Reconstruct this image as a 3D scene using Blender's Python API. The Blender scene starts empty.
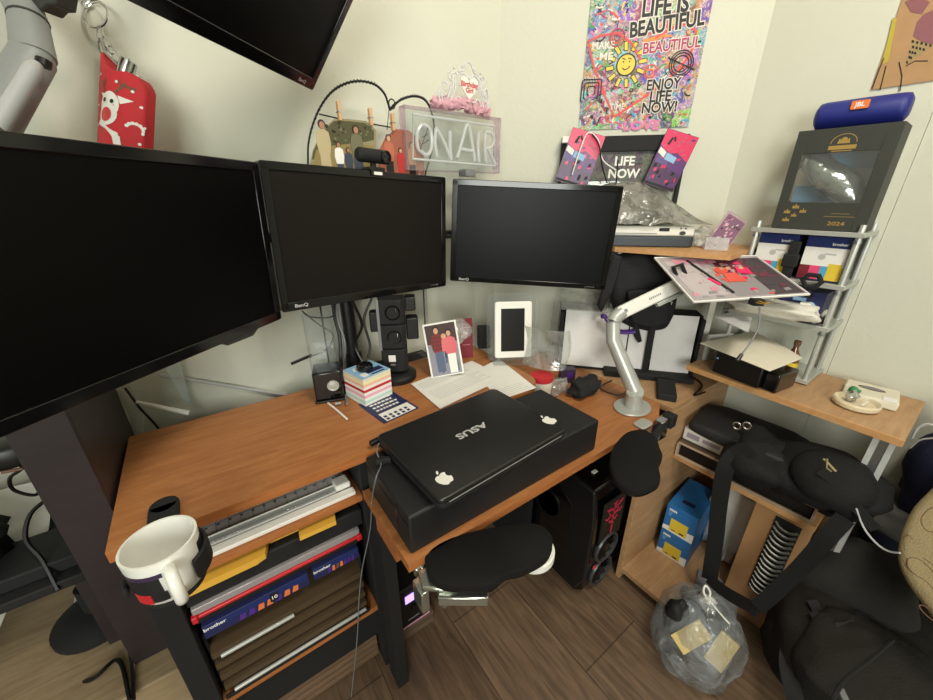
import bpy, bmesh, math, random
from mathutils import Matrix, Vector
from mathutils.noise import noise as pnoise
R_=math.radians; PI=math.pi
sc=bpy.context.scene
COL=sc.collection
# ---------------------------------------------------------------- camera
CAMZ=1.27; FPX=374.0
_p,_r,_h=R_(22.5),R_(0.1),R_(35.3)
FW=Vector((math.sin(_h)*math.cos(_p),math.cos(_h)*math.cos(_p),-math.sin(_p)))
_rt=Vector((math.cos(_h),-math.sin(_h),0)); _dn=FW.cross(_rt)
RT=_rt*math.cos(_r)+_dn*math.sin(_r); DN=-_rt*math.sin(_r)+_dn*math.cos(_r)
EYE=Vector((0,0,CAMZ))
cam_d=bpy.data.cameras.new('camera'); cam=bpy.data.objects.new('camera',cam_d); COL.objects.link(cam)
cam_d.sensor_width=36; cam_d.lens=FPX/933*36; cam_d.clip_start=0.02
cam.matrix_world=Matrix(((RT.x,-DN.x,-FW.x,0),(RT.y,-DN.y,-FW.y,0),(RT.z,-DN.z,-FW.z,CAMZ),(0,0,0,1)))
sc.camera=cam
# ---------------------------------------------------------------- light
w=bpy.data.worlds.new('world'); sc.world=w; w.use_nodes=True
w.node_tree.nodes['Background'].inputs[0].default_value=(0.9,0.91,0.9,1); w.node_tree.nodes['Background'].inputs[1].default_value=0.3
def area(name,loc,target,sx,sy,power,col):
    l=bpy.data.lights.new(name,'AREA'); l.shape='RECTANGLE'; l.size=sx; l.size_y=sy; l.energy=power; l.color=col
    o=bpy.data.objects.new(name,l); COL.objects.link(o); o.location=loc
    o.rotation_euler=(Vector(target)-Vector(loc)).to_track_quat('-Z','Y').to_euler(); return o
area('ceiling_lamp_light',(0.55,-0.25,2.42),(0.75,0.8,1.3),0.45,0.45,14,(1.0,0.93,0.80))
area('window_light',(-1.25,-1.75,1.55),(0.6,1.0,0.85),1.2,1.2,34,(0.97,1.0,0.93))
sc.view_settings.view_transform='Standard'; sc.view_settings.look='None'; sc.view_settings.gamma=1; sc.view_settings.use_curve_mapping=False
sc.view_settings.exposure=0.8
# ---------------------------------------------------------------- pixel -> place
def ray(px,py): return (RT*((px-466.5)/FPX)+DN*((py-350)/FPX)+FW)
def at(px,py,z): d=ray(px,py); return EYE+d*((z-CAMZ)/d.z)
def ony(px,py,y): d=ray(px,py); return EYE+d*(y/d.y)
def onx(px,py,x): d=ray(px,py); return EYE+d*(x/d.x)
def onp(px,py,P,n): d=ray(px,py); n=Vector(n); return EYE+d*((Vector(P)-EYE).dot(n)/d.dot(n))
def dep(px,py,t): return EYE+ray(px,py)*t
UP=Vector((0,0,1))
def FR(o,yaw=0): return Matrix.Translation(Vector(o))@Matrix.Rotation(yaw,4,'Z')
def FX(o,x,z=UP):
    x=Vector(x).normalized(); z=Vector(z); y=z.cross(x).normalized(); z=x.cross(y).normalized()
    return Matrix(((x.x,y.x,z.x,o[0]),(x.y,y.y,z.y,o[1]),(x.z,y.z,z.z,o[2]),(0,0,0,1)))
# ---------------------------------------------------------------- materials
def lin(h):
    h=h.lstrip('#'); c=[int(h[i:i+2],16)/255 for i in (0,2,4)]
    return tuple((v/12.92 if v<=.04045 else ((v+.055)/1.055)**2.4) for v in c)+(1,)
MT={}
def base(name):
    m=bpy.data.materials.new(name); m.use_nodes=True; MT[name]=m
    return m,m.node_tree.nodes,m.node_tree.links,m.node_tree.nodes['Principled BSDF']
def col(name,hexc,rough=.5,metal=0,var=0.0,scale=30,bump=0,bscale=200,spec=.5,coat=0,stretch=(1,1,1)):
    if name in MT: return MT[name]
    m,N,L,b=base(name); c=lin(hexc)
    b.inputs['Base Color'].default_value=c; b.inputs['Roughness'].default_value=rough; b.inputs['Metallic'].default_value=metal
    b.inputs['Specular IOR Level'].default_value=spec; b.inputs['Coat Weight'].default_value=coat
    tc=N.new('ShaderNodeTexCoord'); mp=N.new('ShaderNodeMapping'); mp.inputs['Scale'].default_value=stretch; L.new(tc.outputs['Object'],mp.inputs[0])
    n=N.new('ShaderNodeTexNoise'); n.inputs['Scale'].default_value=scale; n.inputs['Detail'].default_value=5; L.new(mp.outputs[0],n.inputs['Vector'])
    var=var or .04
    mx=N.new('ShaderNodeMix'); mx.data_type='RGBA'; L.new(n.outputs[0],mx.inputs[0])
    mx.inputs[6].default_value=tuple(max(0,v*(1-var*1.6)) for v in c[:3])+(1,); mx.inputs[7].default_value=tuple(min(1,v*(1+var*1.6)) for v in c[:3])+(1,)
    L.new(mx.outputs[2],b.inputs['Base Color'])
    if bump:
        n2=N.new('ShaderNodeTexNoise'); n2.inputs['Scale'].default_value=bscale; n2.inputs['Detail'].default_value=4; L.new(mp.outputs[0],n2.inputs['Vector'])
        bp=N.new('ShaderNodeBump'); bp.inputs['Strength'].default_value=bump; bp.inputs['Distance'].default_value=.004
        L.new(n2.outputs[0],bp.inputs['Height']); L.new(bp.outputs[0],b.inputs['Normal'])
    return m
def wood(name,c1,c2,rough=.42,stretch=(2,14,14),scale=5):
    if name in MT: return MT[name]
    m,N,L,b=base(name)
    tc=N.new('ShaderNodeTexCoord'); mp=N.new('ShaderNodeMapping'); mp.inputs['Scale'].default_value=stretch; L.new(tc.outputs['Object'],mp.inputs[0])
    n=N.new('ShaderNodeTexNoise'); n.inputs['Scale'].default_value=scale; n.inputs['Detail'].default_value=8; n.inputs['Distortion'].default_value=.6; L.new(mp.outputs[0],n.inputs['Vector'])
    n3=N.new('ShaderNodeTexNoise'); n3.inputs['Scale'].default_value=scale*9; n3.inputs['Detail'].default_value=4; L.new(mp.outputs[0],n3.inputs['Vector'])
    r=N.new('ShaderNodeValToRGB'); r.color_ramp.elements[0].position=.32; r.color_ramp.elements[1].position=.68
    r.color_ramp.elements[0].color=lin(c1); r.color_ramp.elements[1].color=lin(c2); L.new(n.outputs[0],r.inputs[0])
    mx=N.new('ShaderNodeMix'); mx.data_type='RGBA'; mx.blend_type='MULTIPLY'; mx.inputs[0].default_value=.35; L.new(r.outputs[0],mx.inputs[6]); L.new(n3.outputs[0],mx.inputs[7])
    r2=N.new('ShaderNodeHueSaturation'); r2.inputs['Value'].default_value=1.2; L.new(mx.outputs[2],r2.inputs['Color'])
    L.new(r2.outputs[0],b.inputs['Base Color']); b.inputs['Roughness'].default_value=rough; b.inputs['Specular IOR Level'].default_value=.4
    return m
def clear(name,tint='#ffffff',haze=.12,rough=.06,crumple=0,hc='#ffffff'):
    if name in MT: return MT[name]
    m,N,L,b=base(name); N.remove(b); out=N['Material Output']
    t=N.new('ShaderNodeBsdfTransparent'); t.inputs[0].default_value=lin(tint)
    g=N.new('ShaderNodeBsdfGlossy'); g.inputs['Roughness'].default_value=rough; g.inputs[0].default_value=(.9,.9,.9,1)
    d=N.new('ShaderNodeBsdfDiffuse'); d.inputs[0].default_value=lin(hc)
    fr=N.new('ShaderNodeLayerWeight'); fr.inputs[0].default_value=.25
    mr=N.new('ShaderNodeMapRange'); mr.inputs[3].default_value=.04; mr.inputs[4].default_value=.26; L.new(fr.outputs['Fresnel'],mr.inputs[0])
    a=N.new('ShaderNodeMixShader'); a.inputs[0].default_value=haze; L.new(t.outputs[0],a.inputs[1]); L.new(d.outputs[0],a.inputs[2])
    e=N.new('ShaderNodeMixShader'); L.new(mr.outputs[0],e.inputs[0]); L.new(a.outputs[0],e.inputs[1]); L.new(g.outputs[0],e.inputs[2])
    L.new(e.outputs[0],out.inputs[0])
    if crumple:
        tc=N.new('ShaderNodeTexCoord'); n=N.new('ShaderNodeTexNoise'); n.inputs['Scale'].default_value=16; n.inputs['Detail'].default_value=3; n.inputs['Distortion'].default_value=1.2
        L.new(tc.outputs['Object'],n.inputs['Vector']); bp=N.new('ShaderNodeBump'); bp.inputs['Strength'].default_value=crumple; bp.inputs['Distance'].default_value=.02
        L.new(n.outputs[0],bp.inputs['Height']); L.new(bp.outputs[0],g.inputs['Normal']); L.new(bp.outputs[0],d.inputs['Normal']); L.new(bp.outputs[0],fr.inputs['Normal'])
        rr=N.new('ShaderNodeMapRange'); rr.inputs[1].default_value=.35; rr.inputs[2].default_value=.7; rr.inputs[3].default_value=haze*.5; rr.inputs[4].default_value=min(1,haze*1.9)
        L.new(n.outputs[0],rr.inputs[0]); L.new(rr.outputs[0],a.inputs[0])
    return m
def emit(name,hexc,s):
    m,N,L,b=base(name); b.inputs['Base Color'].default_value=lin(hexc); b.inputs['Emission Color'].default_value=lin(hexc); b.inputs['Emission Strength'].default_value=s; return m
# ---------------------------------------------------------------- mesh builder
_txt={}
def textgeo(s,bold=0,shear=0):
    k=(s,bold,shear)
    if k in _txt: return _txt[k]
    cu=bpy.data.curves.new('t','FONT'); cu.body=s; cu.size=1; cu.align_x='CENTER'; cu.align_y='CENTER'; cu.offset=bold; cu.shear=shear; cu.resolution_u=3
    cu.space_line=.85; cu.extrude=0
    o=bpy.data.objects.new('t',cu); COL.objects.link(o); dg=bpy.context.evaluated_depsgraph_get(); dg.update()
    me=bpy.data.meshes.new_from_object(o.evaluated_get(dg))
    r=([v.co.copy() for v in me.vertices],[tuple(p.vertices) for p in me.polygons])
    bpy.data.objects.remove(o); bpy.data.curves.remove(cu); bpy.data.meshes.remove(me); _txt[k]=r; return r
def circ(cx,cy,r,n=20,ry=None,a0=0): ry=r if ry is None else ry; return [(cx+r*math.cos(a0+2*PI*i/n),cy+ry*math.sin(a0+2*PI*i/n)) for i in range(n)]
def rect(x0,x1,y0,y1): return [(x0,y0),(x1,y0),(x1,y1),(x0,y1)]
def rrect(x0,x1,y0,y1,r,n=4):
    o=[]
    for cx,cy,a in ((x1-r,y0+r,-PI/2),(x1-r,y1-r,0),(x0+r,y1-r,PI/2),(x0+r,y0+r,PI)):
        for i in range(n+1): t=a+PI/2*i/n; o.append((cx+r*math.cos(t),cy+r*math.sin(t)))
    return o
def stroke(pts,wd):
    """a ribbon polygon along a 2-D line"""
    L=[];Rr=[]
    for i,p in enumerate(pts):
        a=Vector(pts[max(i-1,0)]);b=Vector(pts[min(i+1,len(pts)-1)]); d=(b-a); d=d.normalized() if d.length else Vector((1,0)); n=Vector((-d.y,d.x))*wd/2
        L.append((p[0]+n.x,p[1]+n.y)); Rr.append((p[0]-n.x,p[1]-n.y))
    return Rr+L[::-1]
class MB:
    def __init__(s,T=None): s.v=[];s.f=[];s.mi=[];s.T=T or Matrix(); s.k=0; s.soft=False
    def add(s,vs,fs,k=None):
        b=len(s.v); s.v+=[s.T@Vector(v) for v in vs]; s.f+=[tuple(b+i for i in f) for f in fs]; s.mi+=[s.k if k is None else k]*len(fs); return s
    def box(s,x0,x1,y0,y1,z0,z1,k=None):
        return s.add([(x,y,z) for z in (z0,z1) for y in (y0,y1) for x in (x0,x1)],[(0,2,3,1),(4,5,7,6),(0,1,5,4),(2,6,7,3),(1,3,7,5),(0,4,6,2)],k)
    def prism(s,poly,a,b,ax='z',k=None):
        if ax=='z': f=lambda p,h:(p[0],p[1],h)
        elif ax=='y': f=lambda p,h:(p[0],h,p[1])
        else: f=lambda p,h:(h,p[0],p[1])
        n=len(poly); vs=[f(p,a) for p in poly]+[f(p,b) for p in poly]
        return s.add(vs,[tuple(range(n))[::-1],tuple(range(n,2*n))]+[(i,(i+1)%n,n+(i+1)%n,n+i) for i in range(n)],k)
    def slab(s,pts,n,t,k=None):
        """polygon of 3-D points given thickness t along n"""
        n=Vector(n).normalized()*t; m=len(pts); vs=[Vector(p) for p in pts]+[Vector(p)+n for p in pts]
        return s.add(vs,[tuple(range(m))[::-1],tuple(range(m,2*m))]+[(i,(i+1)%m,m+(i+1)%m,m+i) for i in range(m)],k)
    def tube(s,pts,r,n=8,closed=False,k=None,flat=1.0,cap=True):
        pts=[Vector(p) for p in pts]; m=len(pts); rs=r if hasattr(r,'__len__') else [r]*m; vs=[]; u=None
        for i in range(m):
            a=pts[(i-1)%m] if (closed or i>0) else pts[i]; b=pts[(i+1)%m] if (closed or i<m-1) else pts[i]
            d=(b-a).normalized() if (b-a).length>1e-9 else Vector((0,0,1))
            if u is None: u=d.orthogonal().normalized()
            u=(u-d*u.dot(d)); u=u.normalized() if u.length>1e-6 else d.orthogonal().normalized(); w_=d.cross(u)
            for j in range(n): t=2*PI*j/n; vs.append(pts[i]+(u*math.cos(t)+w_*math.sin(t)*flat)*rs[i])
        fs=[]
        for i in range(m if closed else m-1):
            for j in range(n): a=i*n+j;b=i*n+(j+1)%n;c=((i+1)%m)*n+(j+1)%n;d=((i+1)%m)*n+j; fs.append((a,b,c,d))
        if not closed and cap: fs+=[tuple(range(n))[::-1],tuple((m-1)*n+j for j in range(n))]
        return s.add(vs,fs,k)
    def lathe(s,prof,n=28,c=(0,0,0),k=None,sx=1,sy=1):
        vs=[];fs=[];m=len(prof)
        for r,z in prof:
            for j in range(n): t=2*PI*j/n; vs.append((c[0]+max(r,1e-4)*math.cos(t)*sx,c[1]+max(r,1e-4)*math.sin(t)*sy,c[2]+z))
        for i in range(m-1):
            for j in range(n): fs.append((i*n+j,i*n+(j+1)%n,(i+1)*n+(j+1)%n,(i+1)*n+j))
        fs+=[tuple(range(n))[::-1],tuple((m-1)*n+j for j in range(n))]
        return s.add(vs,fs,k)
    def grid(s,fn,nu,nv,k=None,thick=0):
        P=[[Vector(fn(i/nu,j/nv)) for i in range(nu+1)] for j in range(nv+1)]; vs=[p for r in P for p in r]; W=nu+1
        fs=[(j*W+i,j*W+i+1,(j+1)*W+i+1,(j+1)*W+i) for j in range(nv) for i in range(nu)]
        if thick:
            N=[]
            for j in range(nv+1):
                for i in range(nu+1):
                    a=P[j][min(i+1,nu)]-P[j][max(i-1,0)]; b=P[min(j+1,nv)][i]-P[max(j-1,0)][i]; q=a.cross(b); N.append(q.normalized() if q.length>1e-12 else Vector((0,0,1)))
            o=len(vs); vs=vs+[v-n*thick for v,n in zip(vs,N)]; f2=[tuple(o+i for i in f[::-1]) for f in fs]
            ed=[(i) for i in range(nu+1)]+[j*W+nu for j in range(1,nv+1)]+[nv*W+i for i in range(nu-1,-1,-1)]+[j*W for j in range(nv-1,0,-1)]
            fs=fs+f2+[(ed[(i+1)%len(ed)],ed[i],o+ed[i],o+ed[(i+1)%len(ed)]) for i in range(len(ed))]
        return s.add(vs,fs,k)
    def blob(s,c,rx,ry,rz,amp=.12,seed=0,n=20,m=14,k=None,rot=None,freq=1.6,sq=1.0):
        s.soft=True; vs=[];fs=[];c=Vector(c); rot=rot or Matrix.Identity(3)
        def pw(v): return math.copysign(abs(v)**sq,v)
        for i in range(m+1):
            ph=PI*i/m
            for j in range(n):
                t=2*PI*j/n; d=Vector((math.sin(ph)*math.cos(t),math.sin(ph)*math.sin(t),math.cos(ph)))
                f=1+amp*pnoise(d*freq+Vector((seed*7.1,seed*3.3,seed)))*2+amp*.5*pnoise(d*freq*3+Vector((seed*2.1,1,seed)))
                vs.append(c+rot@Vector((pw(d.x)*rx*f,pw(d.y)*ry*f,pw(d.z)*rz*f)))
        for i in range(m):
            for j in range(n): fs.append((i*n+j,(i+1)*n+j,(i+1)*n+(j+1)%n,i*n+(j+1)%n))
        return s.add(vs,fs,k)
    # prints on a face that looks along -y of the current frame; level lifts it a hair
    def pr(s,poly,k,lv=1,y=0): return s.prism(poly,y-.00035*lv,y,'y',k)
    def tx(s,txt,x,z,size,k,lv=2,y=0,bold=.01,shear=0,rot=0,wid=1.0):
        vs,fs=textgeo(txt,bold,shear); ca,sa=math.cos(rot),math.sin(rot); yy=y-.00035*lv
        return s.add([(x+(v.x*ca*wid-v.y*sa)*size,yy,z+(v.x*sa*wid+v.y*ca)*size) for v in vs],fs,k)
    def build(s,name,mats,parent=None,bev=0,smooth=True,ang=32,sub=0,seg=2):
        if not isinstance(mats,(list,tuple)): mats=[mats]
        if s.soft and ang==32: ang=80
        me=bpy.data.meshes.new(name)
        root=parent
        inv=(WM[parent.name]).inverted() if parent else None
        if parent: vs=[inv@v for v in s.v]; Mo=WM[parent.name]
        else:
            c=Vector((sum(v.x for v in s.v),sum(v.y for v in s.v),0))/len(s.v); c.z=min(v.z for v in s.v); Mo=Matrix.Translation(c); vs=[v-c for v in s.v]
        me.from_pydata([tuple(v) for v in vs],[],s.f); me.update()
        for m in mats: me.materials.append(m)
        me.polygons.foreach_set('material_index',s.mi)
        bm=bmesh.new(); bm.from_mesh(me); bmesh.ops.recalc_face_normals(bm,faces=bm.faces); bm.to_mesh(me); bm.free()
        if smooth:
            me.polygons.foreach_set('use_smooth',[True]*len(me.polygons)); me.set_sharp_from_angle(angle=R_(ang))
        o=bpy.data.objects.new(name,me); COL.objects.link(o)
        if parent: o.parent=parent
        else: o.matrix_world=Mo
        WM[o.name]=Mo
        if bev:
            b=o.modifiers.new('bevel','BEVEL'); b.width=bev; b.segments=seg; b.limit_method='ANGLE'; b.angle_limit=R_(40); b.harden_normals=False
        if sub: q=o.modifiers.new('sub','SUBSURF'); q.levels=sub; q.render_levels=sub
        return o
WM={}
def thing(name,label,cat,M=None,group=None):
    o=bpy.data.objects.new(name,None); COL.objects.link(o); M=M or Matrix(); o.empty_display_size=.02
    if not isinstance(M,Matrix): M=Matrix.Translation(Vector(M))
    o.matrix_world=M; WM[o.name]=M; o['label']=label; o['category']=cat
    if group: o['group']=group
    return o
def tag(o,label,cat,group=None):
    o['label']=label; o['category']=cat
    if group: o['group']=group
    return o
def struct(o): o['kind']='structure'; return o
def bez(pts,n=8):
    """smooth curve through points (catmull-rom)"""
    P=[Vector(p) for p in pts]; P=[P[0]*2-P[1]]+P+[P[-1]*2-P[-2]]; o=[]
    for i in range(1,len(P)-2):
        for t in range(n):
            t/=n; a,b,c,d=P[i-1],P[i],P[i+1],P[i+2]
            o.append(.5*((2*b)+(c-a)*t+(2*a-5*b+4*c-d)*t*t+(3*b-a-3*c+d)*t**3))
    o.append(P[-2]); return o
def cable(name,pts,r,mat,label,cat='cable',group=None,n=6): return tag(MB().tube(bez(pts),r,n).build(name,mat),label,cat,group)
ZU=.76; ZL=.668
BLK=col('black_plastic','#0e0e0f',.42); BLKG=col('black_gloss','#070708',.16,coat=.3); BLKM=col('black_matte','#111112',.75,bump=.15,bscale=500)
BEZ=col('bezel_black','#0a0a0b',.13); SCRL=col('screen_dark_reflection','#030303',.38,spec=.12); SCR=col('screen_coating','#090a0b',.36,spec=.14); SCR2=col('screen_coating_brown','#161311',.36,spec=.2)  # SCRL is a darker copy, the reflected dark room put into its colour
FAB=col('black_fabric','#19191a',.9,bump=.5,bscale=350,spec=.2); FABG=col('dark_grey_fabric','#23211e',.95,bump=.6,bscale=260,var=.15)
FOAM=col('pad_foam','#141313',.85,bump=.25,bscale=900,spec=.2)
SIL=col('silver_plastic','#b9bbb5',.35,metal=.35); GRY=col('arm_grey','#8f9290',.5,metal=.15); CHR=col('chrome','#c8c8c6',.18,metal=1); STL=col('steel','#9a9c9d',.35,metal=.9)
WHT=col('white_plastic','#e6e4dc',.4); PAP=col('paper','#e8e6e0',.85,var=.03); PAPC=col('cream_paper','#dcd5c2',.85); PORC=col('glazed_ceramic','#e4e3dc',.15,coat=.5)
ORW=wood('orange_veneer','#9d6238','#b17747'); ORE=wood('orange_edge','#9c5c2e','#ad6d3d',.45); TANW=wood('tan_veneer','#a8825b','#ba956e',.5); TANE=wood('tan_edge','#bd8c5a','#c99a6a',.5)
DKW=wood('dark_wood','#2b2323','#302728',.45); LTW=wood('pale_oak','#8a765a','#a08c6e',.5); BRW=wood('brown_wood','#5d4530','#6b5038',.6)
RED=col('red','#c4222c',.35); REDM=col('red_matte','#c0262e',.7,bump=.2,bscale=900); MAR=col('maroon','#7a2230',.6); PNK=col('pink','#e04a78',.5); HPK=col('hot_pink','#e02860',.35); LPK=col('light_pink','#e8a8c0',.7)
BLU=col('box_blue','#2a6cab',.4); NAV=col('navy','#1c2350',.5); RBL=col('royal_blue','#1a2478',.45,bump=.2,bscale=900); DBL=col('dark_blue','#1a2c66',.4); LBL=col('light_blue','#8fb8dc',.5); CYN=col('cyan','#4aa3c8',.5)
YEL=col('yellow','#e0c23c',.5); YLF=col('folder_yellow','#d8a53c',.6); ORG=col('orange','#e0763a',.5); GRN=col('green','#3c8a58',.5); PUR=col('purple','#4e2a86',.5); SKN=col('skin','#c99a7c',.6); SKD=col('skin_dark','#a9785c',.6)
BRN=col('brown','#6b4a34',.6); HAIR=col('hair_dark','#2c1d17',.7); KRF=col('kraft_paper','#b08a62',.8,var=.08); CTN=col('carton','#a07850',.8,var=.05); GLD=col('gold','#b8923c',.4,metal=.5); LGR=col('light_grey','#b8b8b6',.5); MGR=col('mid_grey','#77787a',.5); DGR=col('dark_grey','#33352f',.6); INK=col('ink','#121214',.6); BEIGE=col('beige_fabric','#9c8c68',.95,bump=.5,bscale=300,var=.08); BRL=col('print_brown','#7a5a3a',.8)
CLR=clear('clear_acrylic','#f9fbfb',.03); CLRC=clear('crumpled_film','#eef0ee',.22,.12,.8); BAGC=clear('bag_film','#f4f6f8',.16,.12,1.0,'#d4dade'); GLS=clear('glass','#f6fafa',.02,.02); PETC=clear('blister_plastic','#f2f4f2',.1,.05,.4); PNKC=clear('pink_acrylic','#f8ecf2',.22,.05,hc='#e8d4e0')
MDF=col('wood_floor_trim','#6b5a48',.6)
# wall paint, floor
m,N,L,b=base('wall_paint')
tc=N.new('ShaderNodeTexCoord'); n=N.new('ShaderNodeTexNoise'); n.inputs['Scale'].default_value=3; n.inputs['Detail'].default_value=4; L.new(tc.outputs['Object'],n.inputs['Vector'])
r=N.new('ShaderNodeValToRGB'); r.color_ramp.elements[0].color=lin('#cbcbbb'); r.color_ramp.elements[1].color=lin('#d4d4c5'); L.new(n.outputs[0],r.inputs[0]); L.new(r.outputs[0],b.inputs['Base Color'])
n2=N.new('ShaderNodeTexNoise'); n2.inputs['Scale'].default_value=70; n2.inputs['Detail'].default_value=3; L.new(tc.outputs['Object'],n2.inputs['Vector']); bp=N.new('ShaderNodeBump'); bp.inputs['Strength'].default_value=.35; bp.inputs['Distance'].default_value=.003; L.new(n2.outputs[0],bp.inputs['Height']); L.new(bp.outputs[0],b.inputs['Normal'])
b.inputs['Roughness'].default_value=.8; WALL=m
m,N,L,b=base('plank_floor')
tc=N.new('ShaderNodeTexCoord'); mp=N.new('ShaderNodeMapping'); mp.inputs['Rotation'].default_value=(0,0,R_(90)); mp.inputs['Location'].default_value=(.1,.05,0); L.new(tc.outputs['Object'],mp.inputs[0])
bk=N.new('ShaderNodeTexBrick'); bk.inputs['Scale'].default_value=1; bk.inputs['Brick Width'].default_value=.9; bk.inputs['Row Height'].default_value=.24; bk.inputs['Mortar Size'].default_value=.0022; bk.inputs['Mortar'].default_value=lin('#4e3f32'); bk.inputs['Color1'].default_value=lin('#6a5543'); bk.inputs['Color2'].default_value=lin('#7b6551'); bk.offset=.37
L.new(mp.outputs[0],bk.inputs['Vector'])
mp2=N.new('ShaderNodeMapping'); mp2.inputs['Scale'].default_value=(22,2.2,1); L.new(tc.outputs['Object'],mp2.inputs[0]); n=N.new('ShaderNodeTexNoise'); n.inputs['Scale'].default_value=3; n.inputs['Detail'].default_value=9; n.inputs['Distortion'].default_value=.8; L.new(mp2.outputs[0],n.inputs['Vector'])
r=N.new('ShaderNodeValToRGB'); r.color_ramp.elements[0].position=.3; r.color_ramp.elements[1].position=.72; r.color_ramp.elements[0].color=(.42,.40,.38,1); r.color_ramp.elements[1].color=(1.25,1.2,1.15,1); L.new(n.outputs[0],r.inputs[0])
mx=N.new('ShaderNodeMix'); mx.data_type='RGBA'; mx.blend_type='MULTIPLY'; mx.inputs[0].default_value=.85; L.new(bk.outputs[0],mx.inputs[6]); L.new(r.outputs[0],mx.inputs[7]); L.new(mx.outputs[2],b.inputs['Base Color']); b.inputs['Roughness'].default_value=.45; PLANK=m
# busy painted poster ground
def graffiti(name,sat=1.0,val=1.0,seed=0):
    m,N,L,b=base(name)
    tc=N.new('ShaderNodeTexCoord'); mp=N.new('ShaderNodeMapping'); mp.inputs['Location'].default_value=(seed,seed*.7,seed*.3); L.new(tc.outputs['Object'],mp.inputs[0])
    nz=N.new('ShaderNodeTexNoise'); nz.inputs['Scale'].default_value=14; nz.inputs['Detail'].default_value=3; L.new(mp.outputs[0],nz.inputs['Vector'])
    ad=N.new('ShaderNodeMix'); ad.data_type='VECTOR'; ad.inputs[0].default_value=.16; L.new(mp.outputs[0],ad.inputs[4]); L.new(nz.outputs['Color'],ad.inputs[5])
    v=N.new('ShaderNodeTexVoronoi'); v.inputs['Scale'].default_value=30; L.new(ad.outputs[1],v.inputs['Vector'])
    hs=N.new('ShaderNodeHueSaturation'); hs.inputs['Saturation'].default_value=.85*sat; hs.inputs['Value'].default_value=.62*val; L.new(v.outputs['Color'],hs.inputs['Color'])
    n2=N.new('ShaderNodeTexNoise'); n2.inputs['Scale'].default_value=38; n2.inputs['Detail'].default_value=5; n2.inputs['Distortion'].default_value=2.5; L.new(mp.outputs[0],n2.inputs['Vector'])
    rr=N.new('ShaderNodeValToRGB'); e=rr.color_ramp.elements; e[0].position=.50; e[0].color=(0,0,0,1); e[1].position=.62; e[1].color=(1,1,1,1); L.new(n2.outputs[0],rr.inputs[0])
    mx=N.new('ShaderNodeMix'); mx.data_type='RGBA'; L.new(rr.outputs[0],mx.inputs[0]); L.new(hs.outputs[0],mx.inputs[6]); mx.inputs[7].default_value=tuple(x*val for x in lin('#cfc0b4')[:3])+(1,)
    n3=N.new('ShaderNodeTexNoise'); n3.inputs['Scale'].default_value=26; n3.inputs['Distortion'].default_value=4; n3.inputs['Detail'].default_value=4; L.new(mp.outputs[0],n3.inputs['Vector'])
    r3=N.new('ShaderNodeValToRGB'); e=r3.color_ramp.elements; e[0].position=.46; e[0].color=(1,1,1,1); e[1].position=.5; e[1].color=(.06,.05,.06,1); q=e.new(.54); q.color=(1,1,1,1); L.new(n3.outputs[0],r3.inputs[0])
    m2=N.new('ShaderNodeMix'); m2.data_type='RGBA'; m2.blend_type='MULTIPLY'; m2.inputs[0].default_value=.8; L.new(mx.outputs[2],m2.inputs[6]); L.new(r3.outputs[0],m2.inputs[7])
    L.new(m2.outputs[2],b.inputs['Base Color']); b.inputs['Roughness'].default_value=.6; return m
GRAF=graffiti('poster_graffiti'); GRAFD=graffiti('poster_graffiti_dark',.5,.25,3)
# ================================================================ the room
struct(MB().box(-2.7,1.7,-2.7,1.35,-.08,0).build('floor',PLANK,smooth=False))
struct(MB().prism([(-2.7,1.15),(.95,1.15),(.99,1.25),(-2.7,1.25)],0,2.5).build('wall_back',WALL,smooth=False))
struct(MB().prism([(.95,1.15),(1.5,.6),(1.6,.64),(.99,1.25)],0,2.5).build('wall_corner',WALL,smooth=False))
struct(MB().prism([(1.5,.6),(1.5,.205),(1.6,.205),(1.6,.64)],0,2.5).build('wall_right',WALL,smooth=False))
struct(MB().box(1.503,1.6,-2.7,.204,0,2.5).build('wall_right_near',WALL,smooth=False))
struct(MB().box(-2.8,-2.7,-2.7,1.25,0,2.5).build('wall_left',WALL,smooth=False))
struct(MB().box(-2.8,1.6,-2.8,-2.7,0,2.5).build('wall_front',WALL,smooth=False))
struct(MB().box(-2.8,1.7,-2.8,1.35,2.5,2.58).build('ceiling',col('ceiling_white','#dddbd2',.9),smooth=False))
struct(MB().box(-.3,.95,1.138,1.1495,0,.07).build('baseboard_back',MDF,bev=.002))
# slim cable duct on the lower back wall
a=ony(160,374,1.15); b=ony(285,394,1.15)
tag(MB().tube([a+Vector((0,-.006,0)),b+Vector((0,-.006,0))],.0055,8).build('cable_duct',LGR),'thin pale cable duct running slantwise low on the wall behind the desk','cable duct')
# ================================================================ left upper desk with its shelves
T=thing('desk','orange wood veneer desk with black frame and shelves under its left half','desk',(0.0,.66,0))
dy0,dy1=.66,1.03
out=[(-.217,dy0),(.68,dy0)]+[(.68+.075*math.sin(t),dy0+.075-.075*math.cos(t)) for t in [PI/2*i/8 for i in range(1,9)]]+[(.755,dy1),(-.217,dy1)]
MB().prism(out,ZU-.002,ZU).build('desktop',ORW,T,smooth=False)
MB().prism(out,ZU-.022,ZU-.002).build('desktop_edge',ORE,T,ang=40)
MB().box(-.205,-.165,.67,1.02,0,ZU-.022).build('side_panel',BLKM,T,bev=.002)
MB().box(.186,.222,.672,1.02,0,ZU-.022).build('side_panel',BLKM,T,bev=.002)
MB().box(.70,.73,.72,1.02,ZL,ZU-.022).build('side_panel',BLKM,T,bev=.002)
MB().box(-.165,.186,.672,1.0,.628,.645).build('shelf',ORE,T,bev=.001)
MB().box(-.165,.186,.672,1.0,.25,.266).build('shelf',ORE,T,bev=.001)
MB().box(-.165,.186,1.0,1.01,.05,.7).build('back_panel',BLKM,T)
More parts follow.
